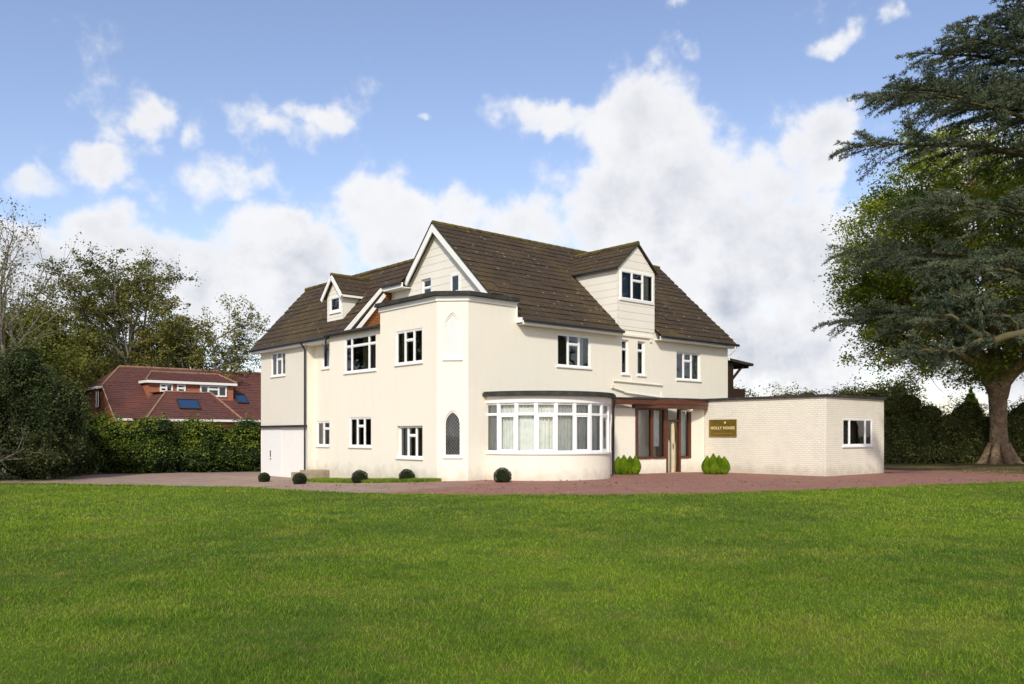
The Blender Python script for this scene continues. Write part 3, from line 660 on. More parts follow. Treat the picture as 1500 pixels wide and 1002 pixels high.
# tower flat roof
def offs(d): # outline of the tower roof pushed out by d
    k = d * .414
    return [(-d, 4.4 + min(d, .12)), (-d, .77 - k), (.77 - k, -d), (2.98, -d), (2.98, .9), (2.6, 4.4)]
m = MB(); m.prism(offs(.05), 6.2, 6.37); m.build('tower_fascia', 'white_paint', H)
m = MB(); m.prism(offs(.20), 6.373, 6.45); m.prism(offs(.16), 6.453, 6.52); m.build('tower_roof', 'felt', H)
m = MB(); m.prism([(2.95, -.30), (3.03, -.30), (3.03, .3), (2.95, .3)], 5.62, 5.80)
m.hexa([(2.94, -.06, 5.8), (2.99, -.06, 5.8), (2.99, .02, 5.8), (2.94, .02, 5.8), (2.94, -.06, 6.2), (2.99, -.06, 6.2), (2.99, .02, 6.2), (2.94, .02, 6.2)]); m.build('bargeboard', 'white_paint', H)
# mid section flat roof
m = MB(); m.box(-.02, 2.6, 4.42, 8.5, 5.66, 5.74); m.tube([(-.06, 4.42, 5.68), (-.06, 8.55, 5.68)], .07, 10); m.build('flat_roof', 'felt', H)

# main roof
SL = sqrt(1 + .914 ** 2); m = MB()
U0 = 2.35; UE = 16.25; zE, vE = 5.72, -.35; sl = 4.65 * SL
holes = [(0 - 1, 3.0 - U0, 0 - 1, (0.75 + .35) * SL), (8.36 - U0, 10.71 - U0, -1, (.35 + .12) * SL)]
roof_plane(m, (U0, vE, zE), (1, 0, 0), (0, 1, .914), [(0, 0), (UE - U0, 0), (UE - U0, sl), (0, sl)], holes=holes, seed=3)
rz, rv = zE + .914 * 4.65, 4.3
SR = sqrt(1 + 1.05 ** 2)
roof_plane(m, (UE, 8.35, rz - 1.05 * 4.05), (-1, 0, 0), (0, -1, 1.05), [(0, 0), (UE - 6, 0), (UE - 6, (8.35 - 6.2) * SR), (UE - U0, (8.35 - 6.2) * SR), (UE - U0, 4.05 * SR), (0, 4.05 * SR)], seed=4)
# wing roof
SW = sqrt(1 + 1.1 ** 2); wz = 5.66
roof_plane(m, (.12, 16.25, wz), (0, -1, 0), (1, 0, 1.1), [(0, 0), (16.25 - 7.6, 0), (16.25 - 7.6, 1.98 * SW), (16.25 - 6.12, 1.98 * SW), (16.25 - 6.12, 2.56 * SW), (16.25 - 4.9, 2.56 * SW), (16.25 - 4.9, 2.98 * SW), (0, 2.98 * SW)], seed=5)
roof_plane(m, (6.1, 5.2, wz), (0, 1, 0), (-1, 0, 1.1), [(0, 0), (11.05, 0), (11.05, 3.0 * SW), (0, 3.0 * SW)], seed=6)
wr = wz + 1.1 * 2.98
rf = m.build('roof', 'tiles', H)
m = MB()
def ridge(a, b, r=.10):
    a = Vector(a); b = Vector(b); n = int((b - a).length / .45) + 1
    for i in range(n):
        p = a + (b - a) * (i / n); q = a + (b - a) * ((i + 1) / n); m.tube([p, q + (b - a).normalized() * .03], [r * 1.06, r * .94], 10)
ridge((U0, rv, rz - .02), (UE, rv, rz - .02)); m.build('ridge_tiles', 'moss_ridge', rf); m = MB(); ridge((3.1, 16.25, wr - .02), (3.1, 5.2, wr - .02)); m.build('ridge_tiles', 'moss_ridge', rf)

# gable over the tower: boards, bargeboards
G = 2.6; F_g = Face((G, 8), (G, -.3))       # s = 8 - v
gp = [(8 - 7.62, 5.7), (8 - .12, 5.7), (8 - .12, 6.1), (8 - 4.3, rz - .1), (8 - 6.2, rz - 1.05 * 1.9 - .1), (8 - 7.62, 7.62)]
GA = (8 - 5.42, 8 - 4.76, 7.05, 7.88); GB = (8 - 3.42, 8 - 2.82, 7.05, 7.80)
m = MB(); clad(m, F_g, gp, [GA, GB]); 
for (a0, a1, b0, b1) in (GA, GB): wall(m, F_g, a0, a1, b0, b1, [(a0, a1, b0, b1)], reveal=.16)
gw = m.build('gable_wall', 'cladding', H)
window(F_g, *GA, [(1, [.42])], H, rec=.13, bar=.05, sill=False); window(F_g, *GB, [(1, [])], H, rec=.02, bar=.07, sill=False, curtains=[(.5, .8, 'curtain')])
def barge(a, b, w=.05, h=.26, mi=0): m.bar(a, b, w, h, mi)
d_ = .16
def pieces(name, mt, par, *fs):
    global m
    for f in fs: m = MB(); f(); m.build(name, mt, par)
pieces('bargeboard', 'white_paint', H, lambda: barge((U0 + .0, .45, zE + .914 * .8 - d_), (U0, rv + .05, rz - d_)), lambda: barge((U0 - .002, rv - .05, rz - d_), (U0 - .002, 6.22, rz - 1.05 * 1.92 - d_)), lambda: barge((UE - .02, vE + .05, zE - .1), (UE - .02, rv, rz - d_)))
pieces('verge_edge', 'felt', H, lambda: m.bar((U0 - .03, .45, zE + .914 * .8 + .0), (U0 - .03, rv, rz + .0), .04, .05), lambda: m.bar((U0 - .03, rv, rz), (U0 - .03, 6.25, rz - 1.05 * 1.95), .04, .05))
# high eave left of the gable, catslide verge and tile-hung cheek
he = wz + 1.1 * 1.98
pieces('fascia', 'white_paint', H, lambda: (m.box(2.12, 2.16, 6.1, 7.62, he - .22, he - .02), m.box(2.16, G, 6.1, 7.62, he - .22, he - .19)), lambda: (m.box(.16, .20, 7.6, 16.2, wz - .17, wz - .0), m.box(.2, .74, 8.5, 16.1, wz - .17, wz - .14)),
    lambda: (m.box(3.02, 8.36, -.34, -.30, zE - .16, zE - .02), m.box(3.02, 8.36, -.30, 0, zE - .16, zE - .14)), lambda: (m.box(10.71, 16.2, -.34, -.30, zE - .16, zE - .02), m.box(10.71, 16.2, -.30, 0, zE - .16, zE - .14)))
pieces('bargeboard', 'white_paint', H, lambda: m.bar((.15, 7.57, wz - .12), (2.12, 7.57, he - .12), .05, .20), lambda: m.bar((.40, 7.53, wz - .08 - .22), (2.20, 7.53, he - .34), .04, .15), lambda: m.bar((3.1, 16.22, wr - .12), (.15, 16.22, wz - .12), .05, .2))
pieces('gutter', 'gutter', H, lambda: m.tube([(2.06, 6.15, he - .03), (2.06, 7.66, he - .03)], .06, 8), lambda: m.tube([(.10, 8.5, wz - .03), (.10, 16.2, wz - .03)], .06, 8),
    lambda: m.tube([(3.02, -.40, zE - .03), (8.36, -.40, zE - .03)], .06, 8), lambda: m.tube([(10.71, -.40, zE - .03), (UE, -.40, zE - .03)], .06, 8))
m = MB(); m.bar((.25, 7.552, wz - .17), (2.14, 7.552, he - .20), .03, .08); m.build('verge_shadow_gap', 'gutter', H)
m = MB(); F_c = Face((.2, 7.66), (2.6, 7.66)); wall(m, F_c, 0, 2.4, 5.6, 8, poly=[(0, 5.6), (2.4, 5.6), (2.4, he + .3), (0, wz + .03)]); ck = m.build('tile_hung_cheek', 'tile_hung', H)
# downpipes
m = MB(); m.tube([(.10, 11.0, wz - .05), (.30, 11.0, wz - .35), (.30, 11.0, -.3)], .045, 8); m.build('downpipe', 'gutter', H)
m = MB(); m.tube([(.06, 8.6, wz - .05), (-.05, 8.52, wz - .22), (.06, 8.5, wz - .6)], .04, 8); m.build('downpipe', 'gutter', H)
m = MB(); m.tube([(7.55, -.62, 2.95), (7.6, -.5, 2.6), (7.6, -.5, -.1)], .05, 8); m.build('downpipe', 'gutter', H)
m = MB(); m.tube([(16.0, -.40, zE - .05), (16.0, -.38, zE - .2), (15.99, -.06, zE - .5), (15.99, -.06, zE - .7)], .04, 8); m.build('downpipe', 'white_paint', H)
pieces('waste_pipe', 'stucco', H, lambda: (m.tube([(11.2, -.05, 3.68), (8.1, -.05, 3.75), (8.1, -.05, 3.55)], .025, 6), m.tube([(9.2, -.05, 4.02), (9.2, -.05, 3.74)], .03, 6)),
    lambda: m.tube([(8.0, -.06, 3.48), (8.7, -.06, 3.35), (8.8, -.06, 3.3), (11.3, -.06, 3.15)], .03, 6), lambda: m.tube([(10.95, -.15, 3.1), (10.95, -.15, 3.4)], .04, 6))
# raised render surround of the two narrow windows
m = MB(); F_right.box(m, 7.72, 9.75, 5.60, 5.68, 0, .07); F_right.box(m, 9.62, 9.75, 5.45, 5.60, 0, .05); m.build('lintel', 'stucco', H)

# large dormer
D = empty('dormer'); D.parent = H; D['label'] = 'tall clad dormer with blue reflecting window over the entrance side'
F_d = Face((8.42, -.02), (10.69, -.02)); DW = (.10, 2.14, 7.08, 8.25); da = 9.55 - 8.42
m = MB(); clad(m, F_d, [(0, 5.86), (2.27, 5.86), (2.27, 8.33), (da, 9.38), (0, 8.33)], [DW]); wall(m, F_d, *DW[:2], *DW[2:], [DW], reveal=.1)
F_k = Face((8.42, 3.2), (8.42, -.02)); clad(m, F_k, [(3.22, 5.86), (3.22, 8.33), (.55, 8.33)])
F_k2 = Face((10.69, -.02), (10.69, 3.2)); clad(m, F_k2, [(0, 5.86), (2.67, 8.33), (0, 8.33)]); m.build('dormer_wall', 'cladding', D)
dw = window(F_d, *DW, c3, D, rec=-.0, curtains=[(0, .68, 'sky_reflection'), (.7, .95, 'curtain')], name='dormer_window', rw=.02)  # blue drape paints the sky reflection into the dormer panes
m = MB()
for sgn, ue in ((-1, 8.30), (1, 10.80)):
    k = (9.45 - 8.30) / (9.55 - 8.30); k2 = 1.12 / 1.25; run = abs(9.55 - ue); sq = sqrt(1 + k * k) if 0 else sqrt(run * run + 1.12 ** 2)
    O = (ue, -.10, 8.33); A = (0, 1, 0)
    roof_plane(m, O, A, ((9.55 - ue), 0, 1.12), [(0, 0), (2.9, 0), (4.15, sq), (0, sq)], gauge=.30, seed=11 + sgn)
ro = m.build('dormer_roof', 'tiles', D)
m = MB(); ridge((9.55, -.12, 9.46), (9.55, 3.9, 9.46), .09); m.build('dormer_ridge', 'moss_ridge', D)
pieces('dormer_gutter', 'gutter', D, lambda: m.tube([(8.25, -.1, 8.31), (8.25, 2.7, 8.31)], .045, 8)); pieces('dormer_verge', 'felt', D, lambda: m.bar((10.84, -.11, 8.30), (9.56, -.11, 9.44), .04, .05), lambda: m.bar((8.28, -.11, 8.30), (9.54, -.11, 9.44), .03, .04))
m = MB(); m.bar((8.40, 0.0, 5.95), (8.40, 2.62, 8.28), .03, .10); m.build('flashing', 'cladding', D)
# small dormer on the wing
D = empty('dormer'); D.parent = H; D['label'] = 'small gabled dormer with dark red window on the wing roof'
du = .85; F_s = Face((du, 10.0), (du, 8.65)); zr = lambda u: wz + 1.1 * (u - .12)
SWN = (.28, 1.16, 6.82, 7.50); ac = .68
m = MB(); clad(m, F_s, [(0, 6.35), (1.35, 6.35), (1.35, 7.55), (ac, 8.33), (0, 7.55)], [SWN], gauge=.2); wall(m, F_s, *SWN, [SWN], reveal=.1)
wall(m, Face((du, 8.65), (2.1, 8.65)), 0, 1, 0, 1, poly=[(0, 6.4), (1.05, 7.55), (0, 7.55)]); wall(m, Face((2.1, 10), (du, 10)), 0, 1, 0, 1, poly=[(.2, 7.55), (1.25, 6.4), (1.25, 7.55)]); m.build('dormer_wall', 'cladding', D)
window(F_s, *SWN, [(1, [])], D, rec=.02, bar=.08, curtains=[(0, 1, 'curtain_red')], name='dormer_window', rw=.02)
m = MB()
for ve in (8.48, 10.17):
    run = abs(9.325 - ve); sq = sqrt(run * run + .92 ** 2)
    roof_plane(m, (du - .18, ve, 7.48), (1, 0, 0), (0, (9.325 - ve), .92), [(0, 0), (1.15, 0), (1.95, sq), (0, sq)], gauge=.28, seed=21)
m.build('dormer_roof', 'tiles', D)
m = MB(); ridge((du - .2, 9.325, 8.41), (2.7, 9.325, 8.41), .08); m.build('dormer_ridge', 'moss_ridge', D)
for ve in (8.46, 10.19): pieces('dormer_bargeboard', 'white_paint', D, lambda: m.bar((du - .19, ve, 7.38), (du - .19, 9.325, 8.31), .04, .16))
pieces('dormer_fascia', 'white_paint', D, lambda: m.box(du - .17, 2.0, 8.46, 8.50, 7.38, 7.47))

# curved bay
BC = (4.24, .16); BR = 2.65
def bp(phi, r, z): return (BC[0] - r * cos(phi), BC[1] - r * sin(phi), z)
m = MB(); n = 48
for i in range(n):
    a, b = pi * i / n, pi * (i + 1) / n
    m.face([bp(a, BR, BASE), bp(b, BR, BASE), bp(b, BR, .90), bp(a, BR, .90)], 0, [(a * BR, BASE), (b * BR, BASE), (b * BR, .9), (a * BR, .9)])
m.build('bay_wall', 'stucco', H)
def ringbox(m, r0, r1, z0, z1, a0=0, a1=pi, n=48, mi=0):
    for i in range(n):
        a, b = a0 + (a1 - a0) * i / n, a0 + (a1 - a0) * (i + 1) / n
        m.face([bp(a, r1, z0), bp(b, r1, z0), bp(b, r1, z1), bp(a, r1, z1)], mi); m.face([bp(a, r0, z1), bp(a, r1, z1), bp(b, r1, z1), bp(b, r0, z1)], mi); m.face([bp(a, r1, z0), bp(a, r0, z0), bp(b, r0, z0), bp(b, r1, z0)], mi)
B = MB(); npan = 12; fz0, fz1 = .96, 2.68
for i in range(npan + 1):
    a = pi * i / npan; c = Vector(bp(a, BR - .05, 0)); 
    t = Vector((sin(a), -cos(a), 0)); o_ = Vector((-cos(a), -sin(a), 0)); w = .052
    B.hexa([c - t * w + o_ * .06 + Vector((0, 0, fz0)), c + t * w + o_ * .06 + Vector((0, 0, fz0)), c + t * w - o_ * .05 + Vector((0, 0, fz0)), c - t * w - o_ * .05 + Vector((0, 0, fz0)),
            c - t * w + o_ * .06 + Vector((0, 0, fz1)), c + t * w + o_ * .06 + Vector((0, 0, fz1)), c + t * w - o_ * .05 + Vector((0, 0, fz1)), c - t * w - o_ * .05 + Vector((0, 0, fz1))])
bay = empty('bay_window'); bay.parent = H; bay['label'] = 'white framed curved bay window with grey net curtains'
GB_ = MB(); CB_ = MB(); crg = random.Random(8)
for i in range(npan):
    a, b = pi * i / npan, pi * (i + 1) / npan; P = bp(a, BR - .03, 0); Q = bp(b, BR - .03, 0); Fp = Face((P[0], P[1]), (Q[0], Q[1])); Lp = Fp.L; x0, x1 = .050, Lp - .050
    Fp.box(B, x0, x1, fz0, fz0 + .06, -.05, .02); Fp.box(B, x0, x1, fz1 - .05, fz1, -.05, .02); Fp.box(B, x0, x1, 2.25, 2.31, -.05, .02)
    ins = .055 if i % 2 else .012
    for (za, zb) in ((fz0 + .06, 2.25), (2.31, fz1 - .05)):
        k = ins if za < 2 else .02
        Fp.box(B, x0, x0 + k, za, zb, -.045, .01); Fp.box(B, x1 - k, x1, za, zb, -.045, .01); Fp.box(B, x0 + k, x1 - k, za, za + k, -.045, .01); Fp.box(B, x0 + k, x1 - k, zb - k, zb, -.045, .01)
    GB_.face([Fp.pt(x0, fz0, -.02), Fp.pt(x1, fz0, -.02), Fp.pt(x1, fz1, -.02), Fp.pt(x0, fz1, -.02)])
    drape(CB_, Fp, -.0, Lp + .0, fz0 - .05, 2.24, -.15, .05, crg.uniform(.12, .2), rg=crg); drape(CB_, Fp, -.02, Lp + .02, 2.24, fz1, -.13, .035, crg.uniform(.10, .16), rg=crg)
B.build('frame', 'upvc', bay); GB_.build('pane', 'clear_glass', bay); CB_.build('curtain', 'curtain', bay)
m = MB(); ringbox(m, BR - .12, BR + .05, .90, .957); m.build('sill', 'white_paint', bay)
m = MB(); ringbox(m, BR - .1, BR + .035, 2.683, 2.92); m.build('fascia', 'white_paint', bay)
m = MB(); ringbox(m, BR - .2, BR + .20, 2.923, 3.03); ringbox(m, BR - .2, BR + .15, 3.033, 3.075)
for i in range(48):
    a, b = pi * i / 48, pi * (i + 1) / 48; m.face([bp(a, BR + .15, 3.08), bp(b, BR + .15, 3.08), (BC[0], 0, 3.16)])
m.build('roof_edge', 'felt', bay)
bk = MB(); bk.face([bp(pi * i / 24, BR - .45, .6) for i in range(25)]); bk.face([bp(pi * i / 24, BR - .45, 2.9) for i in range(25)])
for i in range(24): bk.face([bp(pi * i / 24, BR - .45, .6), bp(pi * (i + 1) / 24, BR - .45, .6), bp(pi * (i + 1) / 24, BR - .45, 2.9), bp(pi * i / 24, BR - .45, 2.9)])
bk.build('room_recess', 'room', bay)

# porch
P0, P1 = (8.0, -.15), (12.75, -1.05); F_p = Face(P0, P1); PL = F_p.L
m = MB(); wall(m, F_p, -1.1, 1.15, BASE, 2.66, reveal=.1); wall(m, F_p, 1.15, 2.72, BASE, .60); wall(m, F_p, 3.42, 4.02, BASE, .60); wall(m, F_p, 4.02, PL, BASE, 2.66)
m.face([F_p.pt(1.15, .6, 0), F_p.pt(2.72, .6, 0), F_p.pt(2.72, .6, -.2), F_p.pt(1.15, .6, -.2)]); m.build('porch_wall', 'stucco', H)
po = empty('porch'); po.parent = H; po['label'] = 'glazed entrance porch with dark red-brown timber frame and half open cream door'
m = MB(); z0, z1 = .60, 2.66
for a0, a1 in ((1.10, 1.24), (1.90, 2.03), (2.60, 2.72)): F_p.box(m, a0, a1, z0, z1, -.12, .03)
F_p.box(m, 3.40, 3.50, 0, z1, -.12, .03); F_p.box(m, 3.93, 4.07, z0, z1, -.12, .03); F_p.box(m, 2.72, 2.80, 0, z1, -.12, .03)
for a0, a1 in ((1.24, 1.90), (2.03, 2.60), (3.50, 3.93)): F_p.box(m, a0, a1, z0, z0 + .08, -.12, .05); F_p.box(m, a0, a1, z1 - .06, z1, -.12, .03)
F_p.box(m, 2.80, 3.40, 2.12, 2.20, -.12, .03); m.build('frame', 'brown_wood', po)
m = MB()
for a0, a1, b0 in ((1.24, 1.90, .68), (2.03, 2.60, .68), (3.50, 3.93, .68), (2.80, 3.40, 2.20)): m.face([F_p.pt(a0, b0, -.05), F_p.pt(a1, b0, -.05), F_p.pt(a1, z1 - .06, -.05), F_p.pt(a0, z1 - .06, -.05)])
m.build('pane', 'clear_glass', po)
m = MB(); hx = F_p.pt(3.38, 0, -.06); F_dr = Face((hx[0], hx[1]), (hx[0] - .25, hx[1] + .45)); 
F_p.box(m, 3.06, 3.19, .02, 2.10, -.10, -.04); F_p.box(m, 3.22, 3.39, .02, 2.10, -.30, -.24); dl = m.build('door', 'cream_door', po); dl['label'] = 'narrow cream door leaf standing ajar'
m = MB(); F_p.box(m, 3.11, 3.14, 1.0, 1.2, -.04, -.01); m.build('handle', 'dark_metal', po)
m = MB(); F_p.box(m, 2.75, 3.6, -.05, .02, -.8, .25); m.build('doorstep', 'stone', po)
m = MB(); F_p.box(m, 2.7, 3.1, 0, 2.66, -.62, -.55); m.build('inner_screen', 'dark_wood', po)
for q_ in ((1.26, 1.52, .7), (2.05, 2.48, 1.1), (3.52, 3.92, .7)): m = MB(); drape(m, F_p, q_[0], q_[1], q_[2], 2.58, -.16, .025, .14, rg=crg); m.build('curtain', 'curtain', po)
# canopy: bowed timber fascia with felt top
m = MB(); ft = MB(); n = 40
def bow(s): t = max(0, min(1, (s - .9) / (PL - .9 + .1))); return .14 + .50 * sin(pi * t) ** .8
ss = [.95 + (PL + .02 - .95) * i / n for i in range(n + 1)]
for a, b in zip(ss, ss[1:]):
    da_, db_ = bow(a), bow(b)
    for (zl, zh, ex) in ((2.665, 2.82, 0), (2.823, 3.02, .035)):
        m.face([F_p.pt(a, zl, da_ + ex), F_p.pt(b, zl, db_ + ex), F_p.pt(b, zh, db_ + ex), F_p.pt(a, zh, da_ + ex)]); m.face([F_p.pt(a, zl, 0), F_p.pt(b, zl, 0), F_p.pt(b, zl, db_ + ex), F_p.pt(a, zl, da_ + ex)])
    ft.face([F_p.pt(a, 3.02, da_ + .06), F_p.pt(b, 3.02, db_ + .06), F_p.pt(b, 3.07, db_ + .06), F_p.pt(a, 3.07, da_ + .06)]); ft.face([F_p.pt(a, 3.07, da_ + .06), F_p.pt(b, 3.07, db_ + .06), F_p.pt(b, 3.14, -.3), F_p.pt(a, 3.14, -.3)])
F_p.box(m, -.45, 1.75, 2.80, 3.01, 0, .52); F_p.box(m, .92, .97, 2.665, 3.0, 0, .2)
F_p.box(ft, -.5, 1.80, 3.013, 3.06, 0, .57); m.build('canopy', 'brown_wood', po); ft.build('canopy_felt', 'felt', po)
L_ = MB(); c = Vector(F_p.pt(3.62, 2.64, .40))
for i in range(6):
    for j in range(14):
        f = lambda i, j: c + Vector((.17 * cos(2 * pi * j / 14) * cos(pi / 2 * i / 6), .17 * sin(2 * pi * j / 14) * cos(pi / 2 * i / 6), -.11 * sin(pi / 2 * i / 6)))
        L_.face([f(i, j), f(i + 1, j), f(i + 1, j + 1), f(i, j + 1)], smooth=True)
ld = L_.build('porch_lamp', 'lamp_white', None); ld.location = (HX, HY, 0); ld.rotation_euler = (0, 0, HR)
tag(ld, 'round white ceiling lamp under the brown porch canopy', 'lamp')

# painted brick wing
F_a = Face((12.78, 0), (12.78, -6.62)); F_b = Face((12.78, -6.62), (17.42, -6.62)); AWN = (14.0 - 12.78, 16.42 - 12.78, 1.14, 2.22)
m = MB(); wall(m, F_a, 0, F_a.L, BASE, 3.02); wall(m, F_b, 0, F_b.L, BASE, 3.02, [AWN], reveal=.1); wall(m, Face((17.42, -6.62), (17.42, 2)), 0, 8.62, BASE, 3.02); wall(m, Face((17.42, 2), (15.97, 2)), 0, 1.45, BASE, 3.02)
m.build('brick_wing_wall', 'painted_brick', H)
m = MB(); m.prism([(12.70, -6.70), (17.50, -6.70), (17.50, 2.05), (15.98, 2.05), (15.98, -.01), (12.70, -.01)], 3.02, 3.12); m.build('brick_wing_roof', 'felt', H)
window(F_b, *AWN, [(.8, []), (2, []), (.8, [])], H, rec=.06, curtains=[(0, .14, 'curtain')])
# timber balcony at the far end
m = MB(); m.hexa([(15.98, -.1, 5.0), (17.9, -.1, 4.85), (17.9, 3.2, 4.85), (15.98, 3.2, 5.0), (15.98, -.1, 5.12), (17.9, -.1, 4.97), (17.9, 3.2, 4.97), (15.98, 3.2, 5.12)]); m.build('balcony_roof', 'felt', H)
m = MB(); m.box(16.0, 16.55, .1, .2, 3.1, 4.95); m.box(16.55, 17.5, .1, .16, 3.1, 3.75); m.bar((16.55, .15, 4.2), (17.4, .15, 4.88), .09, .09); m.box(17.7, 17.8, .1, 3.1, 4.75, 4.85); m.build('balcony_screen', 'dark_wood', H)

# sign
sg = empty('sign', hw(12.78, -1.98, 1.86), HR); tag(sg, 'rectangular brass name plate on the painted brick wing wall', 'sign')
m = MB(); m.box(-.035, -.004, -.675, .675, -.36, .36); m.build('plate', 'brass', sg)
m = MB(); m.box(-.045, -.036, -.68, .68, .345, .365); m.box(-.045, -.036, -.68, .68, -.365, -.345); m.box(-.045, -.036, -.685, -.665, -.345, .345); m.box(-.045, -.036, .665, .685, -.345, .345); m.build('rim', 'gilt_dull', sg)
def text(body, size, loc, mname, nm, bold=.0):
    cu = bpy.data.curves.new('lettering', 'FONT'); cu.body = body; cu.size = size; cu.extrude = .004; cu.offset = bold; cu.align_x = 'CENTER'; cu.align_y = 'CENTER'; cu.space_character = 1.12
    t = bpy.data.objects.new('tmp', cu); COL.objects.link(t); dg = bpy.context.evaluated_depsgraph_get(); me = bpy.data.meshes.new_from_object(t.evaluated_get(dg))
    bpy.data.objects.remove(t); me.materials.clear(); me.materials.append(MT[mname]); o = bpy.data.objects.new(nm, me); COL.objects.link(o); o.parent = sg
    o.location = loc; o.rotation_euler = (radians(90), 0, radians(-90)); return o
text('HOLLY HOUSE', .165, (-.042, 0, .0), 'gilt', 'lettering', .005)
m = MB()
for i in range(9): m.box(-.041, -.036, -.45 + i * .1, -.38 + i * .1, -.235, -.205)
m.build('small_lettering', 'gilt_dull', sg)
m = MB(); m.tube([(-.036, -.12, .23), (-.044, -.12, .23)], .045, 12); m.build('emblem', 'gilt', sg)

# steps beside the recess
st = MB(); st.box(-.55, .74, 8.75, 10.6, -.4, -.02); st.box(-.35, .72, 8.8, 10.2, -.02, .08); so_ = st.build('stone_step', 'stone'); so_.location = (HX, HY, 0); so_.rotation_euler = (0, 0, HR)
tag(so_, 'low worn stone steps against the cream wall beside the black downpipe', 'steps')

# ------------------------------------------------------------------ plants
def leaf_quads(rg, C, size, up=.4, aspect=.55, outward=None):
    """one rhombic leaf at each centre"""
    n = len(C); nr = rg.normal(0, 1, (n, 3)); nr[:, 2] = np.abs(nr[:, 2]) + up
    if outward is not None: nr += outward
    nr /= np.linalg.norm(nr, axis=1, keepdims=True); a = rg.normal(0, 1, (n, 3)); t = np.cross(nr, a); t /= np.linalg.norm(t, axis=1, keepdims=True) + 1e-9; b = np.cross(nr, t)
    s = (size * rg.uniform(.6, 1.35, n))[:, None] if np.isscalar(size) else (size * rg.uniform(.6, 1.35, n))[:, None]
    V = np.stack([C - t * s * .5, C + b * s * aspect * .5 + nr * s * .08, C + t * s * .5, C - b * s * aspect * .5 + nr * s * .08], 1)
    return V.reshape(-1, 3), np.arange(4 * n).reshape(-1, 4)
def tubes(paths, n=6):
    """paths: list of (pts (k,3), radii (k)) -> numpy quads"""
    Vs = []; Fs = []; off = 0
    for P, R in paths:
        P = np.asarray(P, float); k = len(P); T = np.gradient(P, axis=0); T /= np.linalg.norm(T, axis=1, keepdims=True) + 1e-9
        ref = np.array([0, 0, 1.]) if abs(T[0, 2]) < .9 else np.array([1., 0, 0]); U = np.cross(T, ref); U /= np.linalg.norm(U, axis=1, keepdims=True) + 1e-9; Wv = np.cross(T, U)
        th = np.linspace(0, 2 * pi, n, endpoint=False); ring = P[:, None] + (U[:, None] * np.cos(th)[None, :, None] + Wv[:, None] * np.sin(th)[None, :, None]) * np.asarray(R)[:, None, None]
        Vs.append(ring.reshape(-1, 3)); i = np.arange(k - 1)[:, None] * n; j = np.arange(n)[None]; j2 = (j + 1) % n
        Fs.append(np.stack([i + j, i + j2, i + n + j2, i + n + j], -1).reshape(-1, 4) + off); off += k * n
    return np.concatenate(Vs), np.concatenate(Fs)
def norm(v): return v / (np.linalg.norm(v) + 1e-9)
def grow(rg, p, d, L, r, lvl, prm, paths, tips):
    """recursive limbs; prm per level: (children, length share, spread, start share, wobble, lift)"""
    nseg = 7 if lvl == 0 else 5; pts = [np.array(p, float)]; dirs = []; d = norm(np.array(d, float)); ch, ls, sp, st_, wob, lift = prm[lvl]
    for i in range(nseg):
        d = norm(d + rg.normal(0, wob, 3) + np.array([0, 0, lift])); pts.append(pts[-1] + d * L / nseg); dirs.append(d)
    end = .45 if lvl < len(prm) - 1 else .2
    R = [r * (1 - (1 - end) * i / nseg) for i in range(nseg + 1)]; paths.append((pts, R))
    if lvl == len(prm) - 1:
        for t in (.45, .75, 1.0): tips.append(pts[int(round(t * nseg))])
        return
    az = rg.uniform(0, 2 * pi)
    for k in range(ch):
        t = st_ + (1 - st_) * (k + rg.uniform(.2, .9)) / ch; x = t * nseg; i = min(int(x), nseg - 1); q = pts[i] + (pts[i + 1] - pts[i]) * (x - i); dd = dirs[i]
        az += 2.4 + rg.uniform(-.4, .4); o = norm(np.cross(dd, [0.3, .2, 1.]) if abs(dd[2]) < .95 else np.array([1., 0, 0])); o2 = np.cross(dd, o); side = o * cos(az) + o2 * sin(az)
        s = sp * rg.uniform(.8, 1.2); nd = dd * cos(s) + side * sin(s); Lc = L * ls * rg.uniform(.7, 1.15) * (1 - .35 * t if lvl == 0 else 1)
        grow(rg, q, nd, Lc, max(.006, R[i] * .55), lvl + 1, prm, paths, tips)
    if lvl > 0 or prm[0][0] > 0: tips.append(pts[-1])
def make_tree(name, loc, label, seed, height, prm, leaf, nleaf, lsize, clump, bark='bark_grey', r0=.25, lean=(0, 0, 1), squash=.7, group=None, cat='tree', flare=None, sway=None, crownname='crown'):
    rg = np.random.default_rng(seed); paths = []; tips = []
    grow(rg, (0, 0, -.2), lean, height, r0, 0, prm, paths, tips); tips = np.array(tips)
    if flare: P, R = paths[0]; R[0] *= flare
    root = empty(name, loc); tag(root, label, cat, group)
    V, F = tubes(paths, 7); np_mesh('trunk', V, F, bark, root, smooth=True)
    idx = rg.integers(0, len(tips), nleaf); C = tips[idx] + rg.normal(0, 1, (nleaf, 3)) * clump * np.array([1, 1, squash]) * rg.uniform(.3, 1, (len(tips), 1))[idx]
    V, F = leaf_quads(rg, C, lsize); tone = np.repeat(np.clip(rg.uniform(0, 1, len(tips))[idx] * .5 + rg.uniform(0, .6, nleaf), 0, 1), 4)
    np_mesh(crownname, V, F, leaf, root, tone); return root
def at(px, Y): return (px - 750) / 1250 * Y
